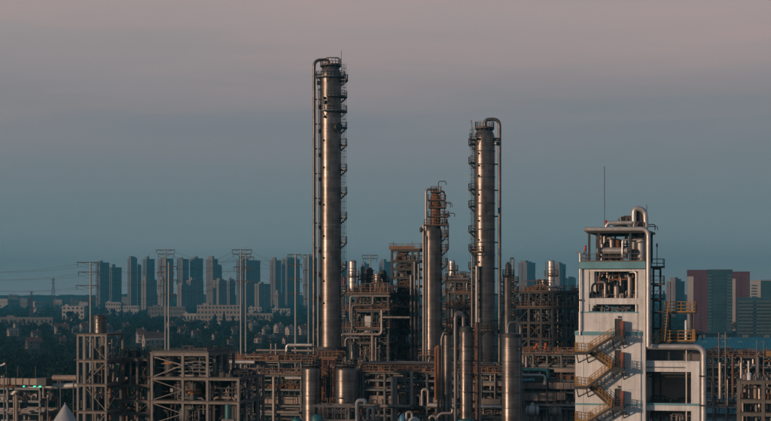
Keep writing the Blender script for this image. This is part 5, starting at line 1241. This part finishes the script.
HS = [(48, 55.5, 68.5, 323.5, 334, 'gabled house right of centre in the wood at left'), (22, 27.5, 41, 337.5, 349, 'nearest gabled house in the dark wood at far left'), (28.5, 33, 40, 330.5, 337, 'small roof between two gabled houses at far left'),
      (77.5, 82, 90, 322.5, 332, 'gabled house just left of the roof tank'), (129.5, 138, 146, 329, 343, 'bright-gabled house left of the dormered one'), (141, 145, 164, 332, 350, 'wide house with white fascia and three white dormers'),
      (246, 253, 259, 322, 331.5, 'bright house right of the central poles'), (253, 257.5, 262, 334, 343, 'near small house right of the central poles'), (261, 265, 270, 326, 335, 'house between the bright one and single stout pole'),
      (272, 278, 284, 323.5, 333, 'pale gabled house left of the single stout pole'), (284.5, 289, 294.5, 326, 335, 'gabled house touching the single stout pole'), (217.5, 220.5, 225, 320.5, 326.5, 'tiny pale house in the trees below the office block'),
      (211.5, 214, 218, 333, 339.5, 'tiny low house deep in the trees below the office block'), (297, 301, 309, 325, 335, 'house seen between the single pole and the tallest column'), (5, 9, 18, 328, 336, 'small house by the left border among trees'),
      (98, 103, 112, 325, 334.5, 'house right of the roof tank on the tower frame'), (176, 180, 188, 326, 334, 'dim house right of the pole pair above the long frame')]
HS += [(70, 73, 79, 326, 333, 'small house between the gabled house and the roof tank'), (12, 15, 21, 322, 328, 'tiny far roof just below the long shed at left'), (58, 61, 66, 337, 345, 'low near house below the gabled house at left'),
       (114, 117, 122, 331, 338, 'small house right of the roof tank, lower one'), (121, 124, 130, 323, 329.5, 'small house below the white low wing'), (190, 194, 201, 330, 338, 'lone house below the left end of the office block'),
       (203, 206, 211, 324, 330, 'tiny house close under the office block, left part'), (230, 233, 239, 327, 334, 'small house left of the central pole pair'), (226, 229, 233, 338, 345, 'low near roof left of the central pole pair'),
       (268, 271, 276, 335, 342, 'near roof below the pale gabled house'), (282, 285, 290, 337, 344, 'near roof left of the single stout pole'), (312, 315, 319, 330, 338, 'roof seen just behind the riser of the tallest column'),
       (165, 168.5, 175, 322, 328.5, 'small house behind the stouter pole of the left pair'), (84, 87, 93, 338, 346, 'near low roof behind the tower frame at left')]
for h in HS: house(*h, white='dormers' in h[5])

# ---------------------------------------------------------------- trees
def leaf_cloud(rs, n, lobes, size):
    c = np.zeros((n, 3)); idx = rs.integers(0, len(lobes), n)
    v = rs.normal(size=(n, 3)); v /= np.linalg.norm(v, axis=1)[:, None]; rad = rs.uniform(.55, 1.0, n) ** .6
    L = np.array(lobes); c = L[idx, :3] + v * rad[:, None] * L[idx, 3:6]
    a = rs.normal(size=(n, 3)); a /= np.linalg.norm(a, axis=1)[:, None]; b = np.cross(a, rs.normal(size=(n, 3))); b /= np.linalg.norm(b, axis=1)[:, None]
    sz = rs.uniform(.6, 1.3, n)[:, None] * size
    return np.stack([c - a * sz - b * sz * .6, c + a * sz - b * sz * .6, c + a * sz + b * sz * .6, c - a * sz + b * sz * .6], 1)

def quad_mesh(name, q, m):
    n = len(q); me = bpy.data.meshes.new(name); me.vertices.add(n * 4); me.vertices.foreach_set('co', q.reshape(-1).astype(np.float32))
    me.loops.add(n * 4); me.loops.foreach_set('vertex_index', np.arange(n * 4, dtype=np.int32)); me.polygons.add(n)
    me.polygons.foreach_set('loop_start', np.arange(0, n * 4, 4, dtype=np.int32)); me.materials.append(M[m]); me.update(calc_edges=True); return me

rs = np.random.default_rng(3)
kinds = []
for k in range(5):
    lob = [(0, 0, 6.2, 2.6, 2.6, 2.6)] + [(rs.uniform(-2.2, 2.2), rs.uniform(-2.2, 2.2), rs.uniform(4.2, 8.4), rs.uniform(1.3, 2.2), rs.uniform(1.3, 2.2), rs.uniform(1.1, 1.9)) for _ in range(7)]
    if k == 4: lob = [(0, 0, z_, .25 * (11 - z_) + .3, .25 * (11 - z_) + .3, .9) for z_ in np.linspace(2, 10.6, 8)]
    cr = quad_mesh('crown', leaf_cloud(rs, 460, lob, .42), 'leaf' if k % 2 == 0 else 'leaf2')
    t = MB().tube([(0, 0, 0), (.1, 0, 2.2), (.0, .1, 4.5), (.1, 0, 7)], [.34, .26, .18, .06], 7)
    for j in range(4): a = j * 1.7; t.tube([(0, 0, 2.6 + .5 * j), (math.cos(a) * 1.1, math.sin(a) * 1.1, 4.2 + .4 * j), (math.cos(a) * 1.9, math.sin(a) * 1.9, 5.3 + .4 * j)], [.13, .09, .03], 5)
    kinds.append((cr, t.mesh('trunk', 'bark', True)))

def tree(px, d, h, k, label, group):
    o = thing('tree', label, 'tree', (U(px) * d, d, 0), rnd.uniform(0, 6), group); sc = h / 9.6
    for nm, me in zip(('crown', 'trunk'), kinds[k]):
        c = link(nm, me, o); c.scale = (sc, sc, sc)
    return o
clear = [(h[0] - .5, h[2] + .5, 73038 / (h[4] - 290)) for h in HS] + [(62, 85, 2210), (105, 140, 2920), (197, 241, 2117), (0, 54, 2030), (246, 273, 2350), (183, 197, 2210), (148, 186, 2430)]
def hides(px, d, h):
    for a, b, dd in clear:
        if a < px < b and dd - (130 if b - a > 20 else 260) < d < dd + 25: return True
    return False
spots = [(70, 2150, 17, 0, 'big dark tree in front of the white block left of the leftmost pole'), (76, 2100, 14, 1, 'dark tree touching the leftmost pole'), (105, 2700, 16, 2, 'big dark tree in front of the white flat-roofed block'), (113, 2600, 15, 0, 'dark tree right of the big one at the white block'),
         (215, 1930, 13, 4, 'pointed dark conifer in front of the office block, left one'), (224, 1900, 14, 4, 'pointed dark conifer in front of the office block, middle one'), (233, 1880, 12, 4, 'pointed dark conifer in front of the office block, right one'), (62, 1500, 11, 2, 'dark tree in front of the gabled house at left'),
         (172, 1450, 13, 0, 'dark round tree right of the dormered house'), (43.5, 1700, 9, 4, 'slim dark conifer above the gabled houses at left')]
for px, d, h, k, lab in spots: tree(px, d, h, k, lab, None)
# the rest of the wood reads as one mass
qs = []
for part, (cnt, dmin, dmax, nq, size) in enumerate(((1900, 560, 1500, 120, .8), (2200, 1500, 2600, 60, 1.2), (1900, 2600, 5200, 30, 2.2))):
    k = 0
    while k < cnt:
        px = rnd.uniform(-25, 795); d = 1 / rnd.uniform(1 / dmax, 1 / dmin)
        if hides(px, d, 9) or (680 < px < 795 and 900 < d < 1700): continue
        if part == 0 and px > 330 and rnd.random() < .45: k += 1; continue
        h = rnd.uniform(6.5, 11.5); w = h * rnd.uniform(.28, .42)
        lob = [(0, 0, h * .62, w, w, h * .3), (w * .5, 0, h * .8, w * .6, w * .6, h * .2), (-w * .5, w * .3, h * .45, w * .7, w * .7, h * .25)]
        q = leaf_cloud(rs, nq, lob, size * .55); q[:, :, 0] += U(px) * d; q[:, :, 1] += d; q[:, :, 2] = np.maximum(q[:, :, 2], .05); qs.append(q); k += 1
w = link('woodland', quad_mesh('woodland', np.concatenate(qs), 'leaf')); w['kind'] = 'stuff'
w['label'] = 'dark massed trees between the plant and the city'; w['category'] = 'woodland'

# ---------------------------------------------------------------- haze
hz = MB().box(-2600, 2600, -400, 5700, -1.5, 140).build('haze', M['wire']); hz['kind'] = 'stuff'; hz['label'] = 'thin evening haze over plant and city'; hz['category'] = 'haze'
vm = bpy.data.materials.new('haze_air'); vm.use_nodes = True; vt = vm.node_tree; vt.nodes.clear()
pv = vt.nodes.new('ShaderNodeVolumePrincipled'); pv.inputs['Color'].default_value = (.17, .74, .97, 1); pv.inputs['Density'].default_value = .0002
pv.inputs['Anisotropy'].default_value = .7
for nm in ('Density Attribute', 'Color Attribute', 'Temperature Attribute'):
    if nm in pv.inputs: pv.inputs[nm].default_value = ''
vo = vt.nodes.new('ShaderNodeOutputMaterial'); vt.links.new(pv.outputs[0], vo.inputs['Volume'])
hz.data.materials.clear(); hz.data.materials.append(vm)
